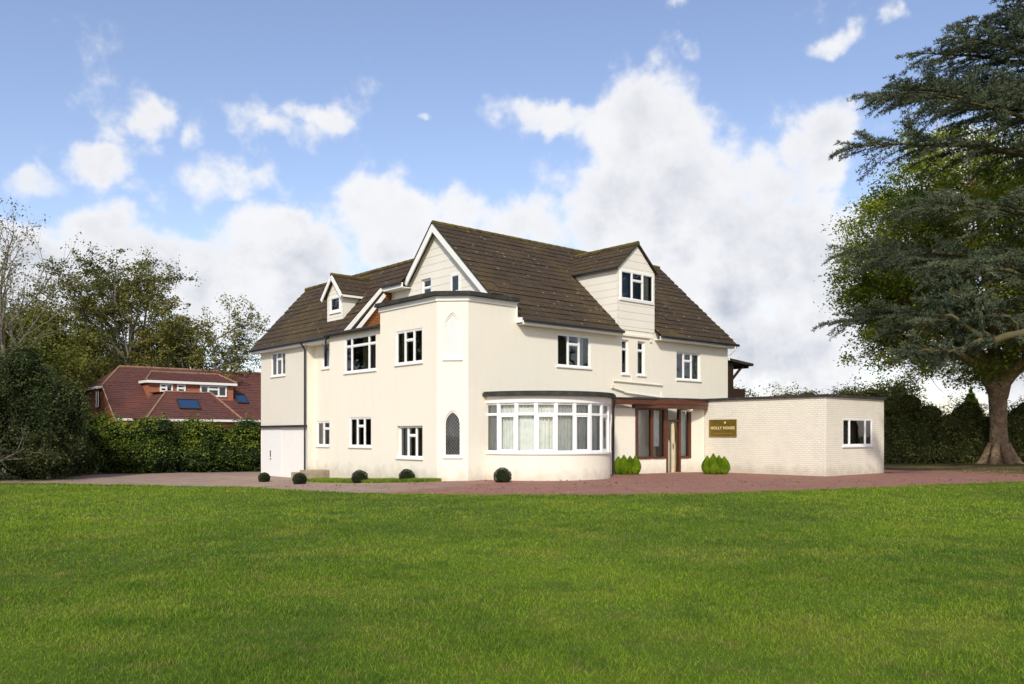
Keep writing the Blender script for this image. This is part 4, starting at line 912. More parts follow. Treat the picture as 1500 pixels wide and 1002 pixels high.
def puff_mass(rg, blobs, n, size, leaf_name, root, name='foliage', core='core_dark', up=.3, shell=.72, noise=.14, tip=.15):
    """foliage in the outer shell of overlapping lumpy ellipsoids (cx,cy,cz,rx,ry,rz), over a dark core"""
    vol = np.array([b[3] * b[4] + b[3] * b[5] + b[4] * b[5] for b in blobs]); pick = rg.choice(len(blobs), n, p=vol / vol.sum()); B = np.array(blobs)[pick]
    d = rg.normal(0, 1, (n, 3)); d /= np.linalg.norm(d, axis=1, keepdims=True); ph = rg.uniform(0, 6, (len(blobs), 3))[pick]
    bump = 1 + noise * (np.sin(d[:, 0] * 6 + ph[:, 0]) * np.sin(d[:, 1] * 6 + ph[:, 1]) + np.sin(d[:, 2] * 9 + ph[:, 2]) * .6) + rg.normal(0, .03, n)
    r = (shell + (1 - shell) * rg.uniform(0, 1, n) ** .6) * bump; C = B[:, :3] + d * B[:, 3:6] * r[:, None]
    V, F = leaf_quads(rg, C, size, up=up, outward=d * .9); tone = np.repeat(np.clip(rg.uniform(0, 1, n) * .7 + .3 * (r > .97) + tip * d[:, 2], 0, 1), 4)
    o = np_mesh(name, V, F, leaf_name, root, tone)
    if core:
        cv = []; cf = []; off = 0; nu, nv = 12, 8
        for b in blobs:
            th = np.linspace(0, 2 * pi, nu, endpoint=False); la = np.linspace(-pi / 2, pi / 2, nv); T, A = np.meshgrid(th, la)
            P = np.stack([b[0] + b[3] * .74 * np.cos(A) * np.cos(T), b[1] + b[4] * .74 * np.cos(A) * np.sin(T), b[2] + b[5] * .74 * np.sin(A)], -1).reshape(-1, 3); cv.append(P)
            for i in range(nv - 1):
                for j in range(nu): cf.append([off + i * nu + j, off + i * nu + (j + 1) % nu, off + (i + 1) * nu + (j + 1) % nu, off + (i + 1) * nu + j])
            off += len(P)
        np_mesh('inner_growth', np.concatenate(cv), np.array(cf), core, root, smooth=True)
    return o

# --- clipped box balls
rb = np.random.default_rng(12)
BALLS = [(387, 35.2, .24, 'dark clipped box ball at the corner by the white double doors'), (439, 33.0, .27, 'dark clipped box ball in front of the stone steps'), (527, 31.6, .30, 'dark clipped box ball below the three-light window of the middle section'),
         (596, 30.3, .28, 'dark clipped box ball just left of the pointed arch window tower'), (736, 28.3, .30, 'dark clipped box ball at the foot of the curved bay')]
for px, Y, r, lab in BALLS:
    X = at(px, Y); root = empty('topiary_ball', (X, Y, gz(X, Y))); tag(root, lab, 'shrub', 'clipped box balls along the house')
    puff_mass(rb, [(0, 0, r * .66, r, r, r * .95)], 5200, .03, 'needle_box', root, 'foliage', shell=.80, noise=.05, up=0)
# --- lime green dwarf conifers, four in each planting
def conifer(px, Y, h, lab, seed, w=.24):
    rg = np.random.default_rng(seed); root = empty('dwarf_conifer', (at(px, Y), Y, gz(at(px, Y), Y))); tag(root, lab, 'conifer', 'lime dwarf conifers by the porch')
    n = 5200; t = rg.uniform(0, 1, n) ** .8; z = t * h; prof = w * (np.sin(np.clip((t * .93 + .10), 0, 1) * pi) ** .55) * (1 - t ** 3.0 * .75); th = rg.uniform(0, 2 * pi, n); rr = prof * rg.uniform(.75, 1.05, n)
    C = np.stack([rr * np.cos(th), rr * np.sin(th), z + .03], 1); s = .075; dirv = np.stack([np.cos(th) * .28, np.sin(th) * .28, np.ones(n)], 1) + rg.normal(0, .18, (n, 3)); dirv /= np.linalg.norm(dirv, axis=1, keepdims=True)
    side = np.stack([-np.sin(th), np.cos(th), np.zeros(n)], 1) + rg.normal(0, .5, (n, 3)); side /= np.linalg.norm(side, axis=1, keepdims=True)
    V = np.stack([C - side * .010, C + side * .010, C + dirv * s + side * .003, C + dirv * s - side * .003], 1).reshape(-1, 3)
    np_mesh('foliage', V, np.arange(4 * n).reshape(-1, 4), 'needle_lime', root, np.repeat(np.clip(t * .4 + rg.uniform(0, .6, n), 0, 1), 4))
    m = MB(); ks = [0, .15, .4, .7, .92]; m.tube([(0, 0, k * h) for k in ks], [w * .6 * k for k in (.75, .95, .9, .6, .15)], 10); m.build('inner_growth', 'core_lime', root)
ords = ['leftmost', 'second from left', 'third from left', 'rightmost']
for i, (px, h) in enumerate([(906, .62), (914, .68), (923, .64), (931, .66)]): conifer(px, 34.0 - (i % 2) * .12, h, 'lime green dwarf conifer between downpipe and porch, %s of its four' % ords[i], 40 + i, .21)
for i, (px, h) in enumerate([(1036, .64), (1045, .74), (1053, .66), (1061, .62)]): conifer(px, 34.2 - (i % 2) * .12, h, 'lime green dwarf conifer under the brass sign, %s of its four' % ords[i], 50 + i, .22)
# --- rough grass strip along the left face
def strip():
    rg = np.random.default_rng(9); n = 15000; v = rg.uniform(.5, 9.3, n); wd = np.interp(v, [.5, 1.5, 6, 9.3], [.15, .75, 1.1, .9]); u = -rg.uniform(0, 1, n) ** .9 * wd - .02
    X = HX + cos(HR) * u - sin(HR) * v; Y = HY + sin(HR) * u + cos(HR) * v; Z = np.array([gz(a, b) for a, b in zip(X, Y)])
    V, F, T = grass_blades(rg, X, Y, Z, .12, .02); o = np_mesh('grass_strip', V, F, 'lawn', None, T); tag(o, 'narrow strip of rough grass along the foot of the left walls', 'grass', kind='stuff')
strip()

# --- left hedge behind the drive: separate shrubs grown together
rh = np.random.default_rng(21)
hedge = empty('hedge', (0, 0, 0)); tag(hedge, 'bushy green conifer hedge with yellow-green tips in front of the red tiled house', 'hedge')
bl = []
for i in range(20):
    t = i / 19; X = -23.2 + t * 12.4; Y = 42.0 + t * 5.0 + rh.normal(0, .25); hgt = 2.30 + .25 * sin(i * 1.9) + rh.normal(0, .12)
    hgt += .28; bl.append((X, Y, hgt * .42 - .3, .95, 1.0, hgt * .60)); bl.append((X + rh.normal(0, .3), Y - .3, hgt * .80 - .3, .72, .7, .55)); bl.append((X + rh.normal(0, .3), Y - .7, .55, .8, .6, .8))
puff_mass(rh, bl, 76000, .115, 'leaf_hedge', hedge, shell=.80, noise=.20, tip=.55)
DENSE_LOW = [(14, .60, 1.0, .08, .07, .05), (7, .60, .75, .2, .12, .03), (5, .55, .7, .3, .15, .02), (1, 1, 0, 0, .2, .0)]
# --- dark shrubs far left
s1 = empty('dark_shrub', (0, 0, 0)); tag(s1, 'tall dark evergreen thicket at the left edge of the picture', 'shrub')
bl = [(at(rh.uniform(-60, 75), 36), 36.6 + rh.uniform(-.6, 1.5), rh.uniform(.8, 4.6), *(rh.uniform(.6, 1.25) * np.array([1, .8, 1.15]))) for _ in range(26)] + [(at(-60, 36), 37, 2.4, 2.9, 2.2, 2.6), (at(20, 36), 37, 1.6, 2.0, 1.6, 2.6), (at(0, 37), 38, 3.6, 1.5, 1.4, 1.6), (at(55, 37), 38, 1.3, 1.3, 1.1, 1.9), (at(-40, 38), 39, 4.2, 1.8, 1.4, 1.5), (at(35, 39), 40, 3.2, 1.6, 1.2, 1.7)]
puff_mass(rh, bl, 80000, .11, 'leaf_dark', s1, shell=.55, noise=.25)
make_tree('holly_tree', (at(-15, 35.5), 35.8, -.2), 'dark holly rising out of the thicket at the left edge', 71, 3.6, DENSE_LOW, 'leaf_dark', 22000, .11, .30, r0=.12)
make_tree('holly_tree', (at(62, 36.5), 37.0, -.2), 'smaller dark holly on the right flank of the thicket', 72, 2.9, DENSE_LOW, 'leaf_dark', 16000, .11, .30, r0=.10)
s2 = empty('pale_shrub', (0, 0, 0)); tag(s2, 'loose twiggy shrub with pale leaves between the dark thicket and the hedge', 'shrub')
puff_mass(rh, [(at(85, 39.5), 39.8, 1.0, 1.0, .8, 1.5), (at(105, 40), 40.3, .7, .8, .7, 1.1), (at(60, 39), 39, .6, .9, .6, 1.0)], 9000, .10, 'leaf_mixed', s2, shell=.5)
s3 = empty('shrub', (0, 0, 0)); tag(s3, 'bright green shrubby tree behind the left end of the hedge', 'shrub')
puff_mass(rh, [(at(85, 52), 52, 2.2, 1.7, 1.5, 2.7), (at(108, 53), 53, 1.6, 1.2, 1.3, 2.3)], 14000, .16, 'leaf_hedge', s3, shell=.5)
# --- right hedge
hr_ = empty('hedge', (0, 0, 0)); tag(hr_, 'tall dark rough hedge behind the low brick wing and the big tree trunk', 'hedge')
bl = []
for i in range(26):
    X = 14.5 + i * 1.15; Y = 46.5 + .1 * i; hgt = 4.1 - .9 * sstep((X - 20.5) / 3) + .3 * sin(i * 2.2) + rh.normal(0, .2)
    bl.append((X, Y, hgt * .38, 1.0, .9, hgt * .66)); bl.append((X + .4, Y - .25, hgt * .85 - .2, .9, .7, .7)); bl.append((X, Y - .45, .6, .9, .7, .9))
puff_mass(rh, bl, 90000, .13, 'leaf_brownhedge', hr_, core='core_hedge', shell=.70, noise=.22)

# --- trees on the left
DENSE = [(11, .52, .95, .22, .07, .05), (7, .60, .75, .25, .12, .03), (5, .55, .7, .3, .15, .02), (1, 1, 0, 0, .2, .0)]
OPEN = [(9, .60, .80, .22, .07, .06), (6, .62, .65, .3, .14, .06), (5, .55, .65, .35, .18, .04), (1, 1, 0, 0, .2, .02)]
make_tree('oak_tree', (at(200, 74), 74, -.3), 'open crowned oak with browning leaves above the red tiled roof', 4, 11.7, [(11, .62, .85, .20, .09, .04), (7, .6, .7, .28, .14, .07), (5, .55, .65, .3, .18, .05), (1, 1, 0, 0, .2, .02)], 'leaf_oak', 48000, .21, .44, r0=.45)
make_tree('oak_tree', (at(272, 70), 70, -.3), 'lower thin oak with twisting pale branches right of the large oak', 9, 9.5, [(9, .60, .9, .25, .10, .04), (6, .6, .75, .3, .15, .05), (5, .55, .65, .3, .18, .05), (1, 1, 0, 0, .2, .02)], 'leaf_oak', 17000, .21, .38, r0=.32, lean=(.12, 0, 1))
make_tree('birch_tree', (at(335, 80), 80, -.3), 'slender nearly bare tree beside the left end of the cream house roof', 15, 8.5, [(10, .42, .7, .25, .06, .06), (6, .55, .6, .3, .12, .05), (4, .5, .6, .3, .16, .04), (1, 1, 0, 0, .2, .02)], 'leaf_dark', 2600, .24, .5, r0=.16)
make_tree('bare_tree', (at(8, 44), 44, -.3), 'tall thin almost leafless tree at the left edge with curved rising twigs', 7, 10.5, [(13, .46, .60, .30, .05, .07), (7, .60, .5, .25, .10, .06), (5, .55, .5, .3, .14, .05), (1, 1, 0, 0, .15, .02)], 'leaf_oak', 2600, .15, .25, r0=.16)
make_tree('broadleaf_tree', (at(18, 58), 58, -.3), 'dense olive green tree behind the dark thicket, left of the oak', 22, 8.2, DENSE, 'leaf_green', 80000, .20, .70, r0=.3)
make_tree('broadleaf_tree', (at(120, 84), 84, -.3), 'dense yellow-olive tree below and left of the large oak', 23, 10.0, DENSE, 'leaf_green', 80000, .21, .72, r0=.3)
make_tree('broadleaf_tree', (at(215, 88), 88, -.3), 'rounded dull green tree low behind the ridge of the red house', 24, 8.0, DENSE, 'leaf_oak', 30000, .26, .9, r0=.3)
make_tree('broadleaf_tree', (at(-20, 62), 62, -.3), 'dark olive tree cut by the left edge behind the bare tree', 25, 8.5, DENSE, 'leaf_green', 50000, .22, .8, r0=.3)
make_tree('broadleaf_tree', (-31, 40, -.3), 'dark broad tree just outside the left edge, mirrored in the left windows', 26, 8.5, DENSE, 'leaf_dark', 16000, .34, .9, r0=.3)
make_tree('broadleaf_tree', (-35, 32, -.3), 'second dark broad tree outside the left edge, nearer the camera', 27, 8.5, DENSE, 'leaf_dark', 16000, .34, .9, r0=.3)
# --- trees on the right
def beech():
    rg = np.random.default_rng(31); Y = 46; root = empty('beech_tree', (at(1463, Y), Y, -.1)); tag(root, 'great spreading tree with thick forked brown trunk and yellow-green crown behind the cedar', 'tree')
    paths = [([(0, 0, -.3), (0, 0, .25), (0, 0, 1.0), (-.02, 0, 2.2), (-.05, 0, 3.6), (-.1, 0, 4.3)], [.95, .66, .50, .43, .47, .46])]; tips = []
    for k in range(7): a = k * .9 + .3; paths.append(([(cos(a) * .35, sin(a) * .35, 1.2), (cos(a) * .75, sin(a) * .75, .3), (cos(a) * 1.25, sin(a) * 1.25, -.15)], [.22, .24, .12]))
    prm = [(9, .55, .8, .25, .06, .04), (6, .60, .75, .25, .13, .02), (5, .55, .7, .25, .16, .0), (1, 1, 0, 0, .2, -.05)]
    for (d, L, r, z) in (((-.50, -.1, 1), 9.5, .42, 3.9), ((.28, -.2, 1), 10.5, .46, 3.7), ((.9, .3, .8), 8, .30, 4.1), ((-.1, .9, .9), 8.5, .30, 4.2), ((-1.0, -.3, .55), 7.5, .24, 4.6), ((.2, -1, .7), 7.5, .26, 4.6), ((-.15, 0, 1), 12.5, .36, 4.0)):
        grow(rg, (d[0] * .15 - .05, d[1] * .15, z), d, L, r, 0, prm, paths, tips)
    V, F = tubes(paths, 8); np_mesh('trunk', V, F, 'bark', root, smooth=True)
    tips = np.array(tips)
    # leaf clumps filling an uneven dome between the limb ends
    nc = 760; d = rg.normal(0, 1, (nc, 3)); d /= np.linalg.norm(d, axis=1, keepdims=True); c = d * np.array([9.0, 7.5, 7.2]) * (.55 + .45 * rg.uniform(0, 1, nc) ** .6)[:, None] * (1 + .15 * np.sin(d[:, :1] * 7) * np.sin(d[:, 2:] * 8 + 1)) + np.array([.4, 0, 11.4])
    c = c[c[:, 2] > 5.0 + .6 * np.sin(c[:, 0])]; allc = np.concatenate([tips[rg.integers(0, len(tips), 600)], c]); n = 210000; idx = rg.integers(0, len(allc), n)
    C = allc[idx] + rg.normal(0, 1, (n, 3)) * np.array([.46, .46, .30]) * rg.uniform(.5, 1.15, (len(allc), 1))[idx]; V, F = leaf_quads(rg, C, .17)
    np_mesh('crown', V, F, 'leaf_yellow', root, np.repeat(np.clip(rg.uniform(0, .6, len(allc))[idx] + rg.uniform(0, .5, n), 0, 1), 4))
beech()
make_tree('broadleaf_tree', (at(1240, 62), 62, -.1), 'small grey-green tree rising behind the low brick wing', 33, 3.6, DENSE, 'leaf_mixed', 11000, .18, .42, r0=.14)
make_tree('broadleaf_tree', (at(1300, 66), 66, -.1), 'small bright green tree behind the right hedge beside the brick wing', 34, 4.6, DENSE, 'leaf_green', 12000, .20, .5, r0=.14)
make_tree('broadleaf_tree', (at(1088, 75), 75, -.1), 'small green tree top showing between the balcony and the brick wing roof', 35, 4.3, DENSE, 'leaf_hedge', 8000, .20, .45, r0=.14)
def spruce(px, Y, h, w, lab, seed):
    rg = np.random.default_rng(seed); root = empty('spruce_tree', (at(px, Y), Y, 0)); tag(root, lab, 'tree'); n = 22000
    t = rg.uniform(0, 1, n); lay = np.round(t * 16) / 16; z = h * (.05 + .95 * lay) ; th = rg.uniform(0, 2 * pi, n); rmax = w * (1 - lay) ** .85 * (.75 + .25 * np.sin(th * 5 + lay * 40)) + .05; f = np.sqrt(rg.uniform(0, 1, n)); r = rmax * f
    C = np.stack([r * np.cos(th), r * np.sin(th), z - f * .28 * rmax + rg.normal(0, .1, n)], 1); V, F = leaf_quads(rg, C, .22, up=.6); np_mesh('crown', V, F, 'leaf_hedge', root, np.repeat(rg.uniform(0, 1, n), 4))
    m = MB(); m.tube([(0, 0, 0), (0, 0, h)], [.18, .02], 8); m.build('trunk', 'bark_grey', root)
spruce(1422, 66, 4.9, 2.5, 'pointed green spruce seen through the gap left of the big trunk', 61)

# --- the cedar: trunk just outside the frame, flat layered limbs reaching in
def cedar():
    rg = np.random.default_rng(77); K = 1.30; CX, CY = 25.2, 36.0; root = empty('cedar_tree', (CX, CY, -.4)); tag(root, 'huge blue-green cedar with flat layered limbs hanging into the right of the picture', 'cedar')
    paths = [([(0, 0, -.3), (.1, 0, 3), (0, .1, 8), (.1, 0, 15), (0, 0, 21.5)], [.95, .8, .65, .46, .1])]; tuft = []; tdir = []
    # limb: azimuth (degrees, 180 = towards the house side), height at trunk, length, rise at tip
    limbs = [(188, 4.4, 8.4, 1.0), (170, 5.1, 9.2, .7), (202, 5.8, 8.0, 1.2), (180, 6.6, 9.3, 1.3), (160, 7.0, 8.0, .9), (192, 7.9, 8.4, 1.0),
             (176, 10.2, 9.1, 1.3), (196, 10.8, 7.6, 1.5), (184, 11.4, 8.0, 1.5), (166, 12.0, 7.6, 1.5), (188, 12.9, 6.2, 1.6), (176, 13.8, 5.4, 1.5), (200, 14.4, 5.0, 1.2),
             (182, 15.0, 3.6, .8), (195, 15.8, 2.6, .6), (171, 12.2, 8.2, 1.3), (180, 13.2, 6.8, 1.2), (165, 14.0, 5.2, 1.0), (190, 14.2, 4.6, 1.0), (155, 12.6, 6.5, 1.0)]
    NS = len(limbs)
    for k in range(26):  # the rest of the crown, outside the frame and behind
        z = 6.5 + 9.5 * (k / 26); limbs.append(((k * 137.5) % 190 + 240, z, (9.0 * (1 - ((z - 4) / 17) ** 1.5) + .8) * rg.uniform(.8, 1.05), 1.0))
    limbs = [(a_, z_ * K, L_ * K * .90, r_ * K) for a_, z_, L_, r_ in limbs]
    for li, (azd, z0, Ln, rise) in enumerate(limbs):
        side_on = li < NS; a = radians(azd) + rg.normal(0, .03); d = np.array([cos(a), sin(a), 0.]); nrm_ = np.array([-d[1], d[0], 0]); n = 14; P = [np.array([0, 0, z0])]
        bend = rg.normal(0, .25)
        for i in range(1, n + 1):
            t = i / n; P.append(d * Ln * t + nrm_ * bend * sin(t * 3) + np.array([0, 0, z0 + .9 * sin(t * 1.9) * .6 + rise * t ** 1.4 - 1.1 * t ** 3 + rg.normal(0, .04)]))
        P = np.array(P); R = np.linspace(.17 * Ln / 9, .015, n + 1); paths.append((P, R))
        ns = int(Ln * (4.2 if side_on else 1.8))
        for s in range(ns):
            t = .12 + .88 * (s + rg.uniform(0, 1)) / ns; x = t * n; i = min(int(x), n - 1); q = P[i] + (P[i + 1] - P[i]) * (x - i); sg_ = 1 if s % 2 else -1
            fwd = norm(P[i + 1] - P[i]); sd_ = norm(fwd * rg.uniform(.55, 1.1) + nrm_ * sg_ * rg.uniform(.6, 1.0) + np.array([0, 0, rg.uniform(-.05, .22)])); l = Ln * (.10 + .22 * sin(min(1, t * 1.05) * pi) ** .7) * rg.uniform(.6, 1.15)
            if t > .93: sd_ = norm(fwd + nrm_ * sg_ * .3); l = Ln * .11
            m_ = 6; Q = [q]; dv = sd_.copy()
            for j in range(m_): dv = norm(dv + rg.normal(0, .10, 3) + np.array([0, 0, -.035 - .05 * j / m_])); Q.append(Q[-1] + dv * l / m_)
            Q = np.array(Q); paths.append((Q, np.linspace(.022, .005, m_ + 1)))
            nt = max(3, int(l * (8 if side_on else 4)))
            for e in range(nt):
                tt = .1 + .9 * (e + rg.uniform(0, 1)) / nt; x = tt * m_; j = min(int(x), m_ - 1); q2 = Q[j] + (Q[j + 1] - Q[j]) * (x - j); f2 = norm(Q[j + 1] - Q[j]); s2 = norm(np.cross(f2, [0, 0, 1.])) * (1 if e % 2 else -1)
                td = norm(f2 * rg.uniform(.5, 1.) + s2 * rg.uniform(.4, .9) + np.array([0, 0, rg.uniform(-.15, .25)])); ln = rg.uniform(.16, .42) * (1.1 - .4 * tt)
                k = max(2, int(ln / (.085 if side_on else .14)))
                for w in range(k + 1): tuft.append(q2 + td * ln * w / k + np.array([0, 0, -.05 * (w / k) ** 2])); tdir.append(td)
    # long bare lower limb with its forks, greenish with moss
    def lp(px, py, Y): return np.array([at(px, Y) - CX, Y - CY, EYE + (638 - py) / 1250 * Y + .4])
    for pts_, r0_, r1_ in (([(1640, 455, 34), (1560, 470, 33), (1500, 487, 32), (1462, 497, 31.5), (1440, 497, 31), (1415, 483, 30.8), (1392, 462, 30.5), (1372, 452, 30.5)], .24, .03), ([(1440, 497, 31), (1415, 506, 30.5), (1395, 516, 30), (1365, 512, 30), (1335, 515, 30)], .11, .02),
                           ([(1455, 497, 31.4), (1430, 470, 31), (1412, 440, 31), (1380, 425, 31)], .07, .015), ([(1500, 487, 32), (1475, 462, 31.5), (1440, 455, 31), (1405, 458, 31)], .06, .015)):
        Q = np.array([lp(*p) for p in pts_]); k_ = 14; tt_ = np.linspace(0, len(Q) - 1, k_); Q = np.stack([np.interp(tt_, range(len(Q)), Q[:, c]) for c in range(3)], 1); Q[1:-1] += rg.normal(0, .05, (k_ - 2, 3)); paths.append((Q, np.linspace(r0_, r1_, k_)))
        for e in range(26):
            t = rg.uniform(.35, 1); i = min(int(t * (k_ - 1)), k_ - 2); q = Q[i]; f_ = norm(Q[i + 1] - Q[i]); sd_ = norm(f_ + rg.normal(0, .6, 3)); l = rg.uniform(.3, 1.1); tw = np.array([q + sd_ * l * w_ / 4 + np.array([0, 0, -.06 * w_ * w_ / 16]) for w_ in range(5)]); paths.append((tw, np.linspace(.016, .005, 5)))
            for g_i in range(int(l * 16)):
                a_ = tw[0] + (tw[4] - tw[0]) * rg.uniform(.35, 1); td = norm(sd_ + rg.normal(0, .5, 3)); 
                for w_ in range(3): tuft.append(a_ + td * .09 * w_); tdir.append(td)
    V, F = tubes(paths, 6); np_mesh('trunk', V, F, 'bark_moss', root, smooth=True)
    T = np.array(tuft); Dv = np.array(tdir); n = len(T); per = 6; C = np.repeat(T, per, 0) + rg.normal(0, .018, (n * per, 3)); D_ = np.repeat(Dv, per, 0) + rg.normal(0, .75, (n * per, 3)); D_[:, 2] += .25; D_ /= np.linalg.norm(D_, axis=1, keepdims=True)
    sd2 = np.cross(D_, rg.normal(0, 1, (n * per, 3))); sd2 /= np.linalg.norm(sd2, axis=1, keepdims=True) + 1e-9; L = rg.uniform(.08, .15, (n * per, 1)); w = .014
    V = np.stack([C - sd2 * w, C + sd2 * w, C + D_ * L + sd2 * w * .4, C + D_ * L - sd2 * w * .4], 1).reshape(-1, 3); tone = np.repeat(np.clip(np.repeat(rg.uniform(0, .5, n), per) + rg.uniform(0, .5, n * per), 0, 1), 4)
    np_mesh('crown', V, np.arange(len(V)).reshape(-1, 4), 'needle_blue', root, tone); print('cedar tufts', n)
cedar()

def fallen():
    rg = np.random.default_rng(5); n = 5200; X = np.concatenate([rg.normal(22, 5.5, 3600), rg.uniform(-30, 20, 1600)]); Y = np.concatenate([rg.normal(34, 6, 3600), rg.uniform(21.6, 33, 1600)])
    k = (Y > np.interp(X, [e[0] for e in EDGE], [e[1] for e in EDGE])) & ~((X < 18.5) & (Y > 29.5) & (X > -14)) ; X, Y = X[k], Y[k]; Z = np.array([gz(a, b) for a, b in zip(X, Y)]) + .03
    V, F = leaf_quads(rg, np.stack([X, Y, Z], 1), .09, up=2.5); o = np_mesh('fallen_leaves', V, F, 'leaf_fallen', None, np.repeat(rg.uniform(0, 1, len(X)), 4)); tag(o, 'brown fallen leaves scattered on the paving and under the trees', 'leaves', kind='stuff')
leaf_mat('leaf_fallen', [(.10, .06, .03), (.20, .13, .06), (.34, .25, .12)])
fallen()

# ------------------------------------------------------------------ neighbouring red house
NB = empty('red_tiled_house', (-27.8, 60.0, -.3), radians(41)); tag(NB, 'low red brick house with purple-brown tiled roof, long dormer and rooflights behind the hedge', 'house')
LN = 21.0; zb = 3.1; sl_ = .825; bz = lambda b: zb + sl_ * (b + .3)   # local z = world + .3
m = MB(); wall(m, Face((0, 0), (LN, 0)), 0, LN, -.3, 3.3); wall(m, Face((0, 9), (0, 0)), 0, 9, -.3, 3, poly=[(0, -.3), (9, -.3), (9, 3.3), (6.4, 5.45), (2.6, 5.45), (0, 3.3)])
wall(m, Face((LN, 0), (LN, 9)), 0, 9, -.3, 3.3); wall(m, Face((LN, 9), (0, 9)), 0, LN, -.3, 3.3)
wall(m, Face((1.2, -3.0), (7.3, -3.0)), 0, 6.1, -.3, 3.1); wall(m, Face((7.3, -3), (7.3, 0)), 0, 3, -.3, 3.1); wall(m, Face((1.2, 0), (1.2, -3)), 0, 3, -.3, 3.1)
m.build('wall', 'red_brick', NB)
m = MB(); S_ = sqrt(1 + sl_ ** 2); hip_b = 2.6; sh = (hip_b + .3) * S_; st4 = 4.8 * S_
roof_plane(m, (-.25, -.3, zb), (1, 0, 0), (0, 1, sl_), [(0, 0), (LN + .3, 0), (LN + .3, st4), (1.75, st4), (0, sh)], gauge=.22, lift=.02)
roof_plane(m, (LN, 9.3, zb), (-1, 0, 0), (0, -1, sl_), [(0, 0), (LN + .25, 0), (LN + .25, sh), (LN - 1.5, st4), (0, st4)], gauge=.22, lift=.02)
zr_ = bz(4.5); zh = bz(hip_b); hv = zr_ - zh; hl = sqrt(1.75 ** 2 + hv ** 2)
roof_plane(m, (-.25, 9 - hip_b, zh), (0, -1, 0), (1.75, 0, hv), [(0, 0), (9 - 2 * hip_b, 0), ((9 - 2 * hip_b) / 2, hl)], gauge=.22, lift=.02)
# lower hipped front projection
pr_z = 4.95; pe = -3.4; pk = pr_z - 3.02; run = 1.9 + .0; S2 = sqrt(run * run + pk * pk)
roof_plane(m, (.95, pe, 3.02), (1, 0, 0), (0, run, pk), [(0, 0), (6.75, 0), (5.2, S2), (1.9, S2)], gauge=.22, lift=.02)
h2 = sqrt(1.9 ** 2 + pk ** 2); roof_plane(m, (.95, 1.0, 3.02), (0, -1, 0), (1.9, 0, pk), [(0, 0), (4.4, 0), (2.5, h2), (0, h2)], gauge=.22, lift=.02)
h3 = sqrt(1.55 ** 2 + pk ** 2); roof_plane(m, (7.7, pe, 3.02), (0, 1, 0), (-1.55, 0, pk), [(0, 0), (4.4, 0), (4.4, h3), (1.9, h3)], gauge=.22, lift=.02)
roof_plane(m, (2.6, -1.5, pr_z), (1, 0, 0), (0, 2.8, .05), [(0, 0), (3.8, 0), (3.8, 2.8), (0, 2.8)], gauge=.3, lift=.01)
# dormer roof
roof_plane(m, (2.4, 1.25, 5.95), (1, 0, 0), (0, 1.6, .72), [(0, 0), (6.9, 0), (6.0, 1.75), (.9, 1.75)], gauge=.22, lift=.02)
roof_plane(m, (2.4, 3.2, 5.95), (0, -1, 0), (.9, 0, .72), [(0, 0), (1.95, 0), (.4, 1.15), (0, 1.15)], gauge=.22, lift=.02)
roof_plane(m, (9.3, 1.25, 5.95), (0, 1, 0), (-.9, 0, .72), [(0, 0), (1.95, 0), (1.95, 1.15), (1.55, 1.15)], gauge=.22, lift=.02)
rr_ = m.build('roof', 'red_tiles', NB)
m = MB(); ridge((1.5, 4.5, zr_), (LN, 4.5, zr_), .11); m.build('ridge_tiles', 'hip_tiles', rr_)
def run_(*p): pieces('hip_tiles', 'hip_tiles', rr_, lambda: m.tube(list(p), .09, 6))
run_((-.25, hip_b, zh), (1.5, 4.5, zr_)); run_((.95, pe, 3.04), (2.85, -1.5, pr_z + .02), (6.15, -1.5, pr_z + .02), (7.7, pe, 3.04)); run_((2.4, 1.25, 5.96), (3.3, 2.85, 6.68), (8.4, 2.85, 6.68), (9.3, 1.25, 5.96))
pieces('fascia', 'white_paint', NB, lambda: m.bar((-.22, -.3, zb - .06), (-.22, hip_b, zh - .06), .05, .08), lambda: m.box(-.26, -.22, hip_b, 9 - hip_b, zh - .2, zh - .02), lambda: m.box(-.2, LN, -.36, -.32, zb - .2, zb - .03), lambda: m.box(1.0, 7.7, pe - .04, pe, 2.84, 3.0), lambda: (m.box(2.4, 9.3, 1.2, 1.24, 5.74, 5.93), m.box(2.4, 2.44, 1.24, 3.0, 5.74, 5.93)))
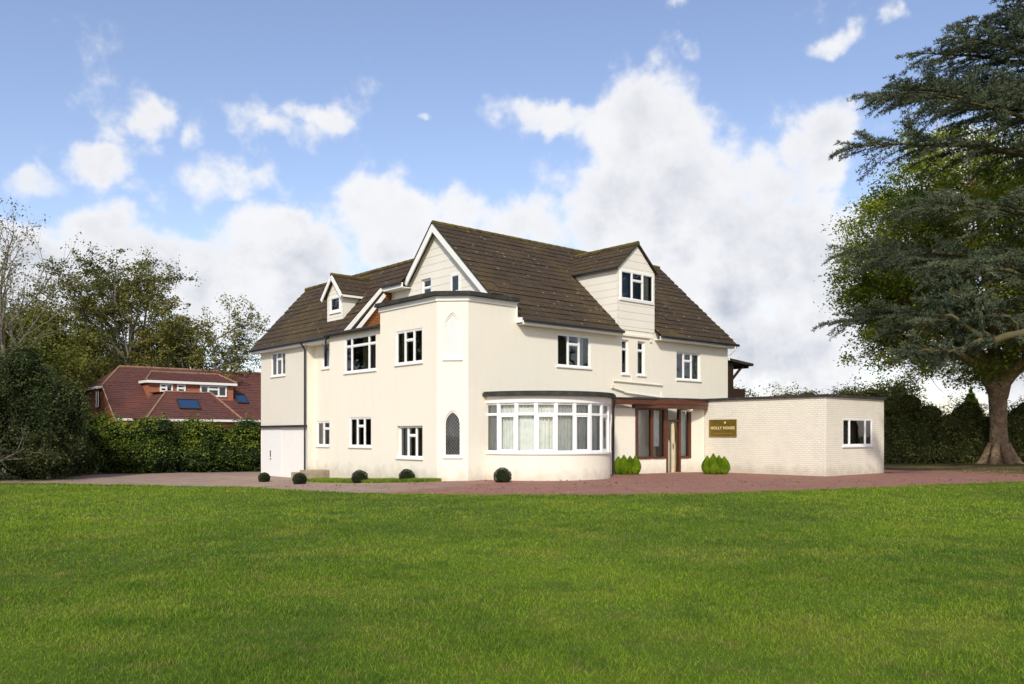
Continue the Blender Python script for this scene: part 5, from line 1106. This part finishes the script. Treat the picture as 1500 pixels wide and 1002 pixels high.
m = MB(); F_n = Face((2.6, 1.5), (9.1, 1.5)); wall(m, F_n, 0, 6.5, 4.4, 5.76); wall(m, Face((2.6, 3.2), (2.6, 1.5)), 0, 1.7, 4.4, 5.76); wall(m, Face((9.1, 1.5), (9.1, 3.2)), 0, 1.7, 4.4, 5.76); m.build('dormer_wall', 'red_brick', NB)
for s0, s1, z0_, cols in ((.85, 1.80, 5.1, [(1, [.5]), (1, [])]), (2.10, 2.75, 5.1, [(1, [.5])]), (3.85, 5.95, 4.85, [(1, []), (1.4, [.35]), (1, [])])):
    window(F_n, s0, s1, z0_, 5.72, cols, NB, rec=-.03, back=False, bar=.09, sill=False, curtains=None)
pieces('blind', 'room', NB, lambda: F_n.box(m, .9, 1.75, 5.13, 5.7, -.02, .012), lambda: F_n.box(m, 2.15, 2.7, 5.13, 5.7, -.02, .012)); pieces('blind', 'curtain', NB, lambda: F_n.box(m, 3.9, 5.9, 4.9, 5.7, -.02, .012))
F_e = Face((0, 9), (0, 0)); window(F_e, 3.9, 5.0, 3.9, 5.2, [(1, []), (1, [])], NB, rec=-.03, back=False, bar=.06, sill=False, mats='dark_wood')
def skylight(a, b, w, h, O=None, sp=sl_, z=None):
    m = MB(); z = bz(b) if z is None else z; n_ = Vector((0, -sp, 1)).normalized(); s_ = Vector((0, 1, sp)).normalized(); c = Vector((a, b, z))
    q = lambda x, y, k: c + Vector((1, 0, 0)) * x + s_ * y + n_ * k
    for (x0, x1, y0, y1) in ((0, .07, 0, h), (w - .07, w, 0, h), (.07, w - .07, 0, .07), (.07, w - .07, h - .07, h)):
        m.hexa([q(x0, y0, .02), q(x1, y0, .02), q(x1, y1, .02), q(x0, y1, .02), q(x0, y0, .14), q(x1, y0, .14), q(x1, y1, .14), q(x0, y1, .14)])
    o = m.build('rooflight', 'dark_metal', NB); g = MB(); g.face([q(.05, .05, .10), q(w - .05, .05, .10), q(w - .05, h - .05, .10), q(.05, h - .05, .10)]); g.build('pane', 'roof_glass', o)
m_ = mat('roof_glass', (.02, .05, .12), .05, 1.0)
skylight(3.4, -2.75, 1.5, 1.0, sp=pk / run, z=3.02 + pk / run * .65); skylight(9.35, 1.2, .9, 1.2)
print('objects', len(bpy.data.objects))
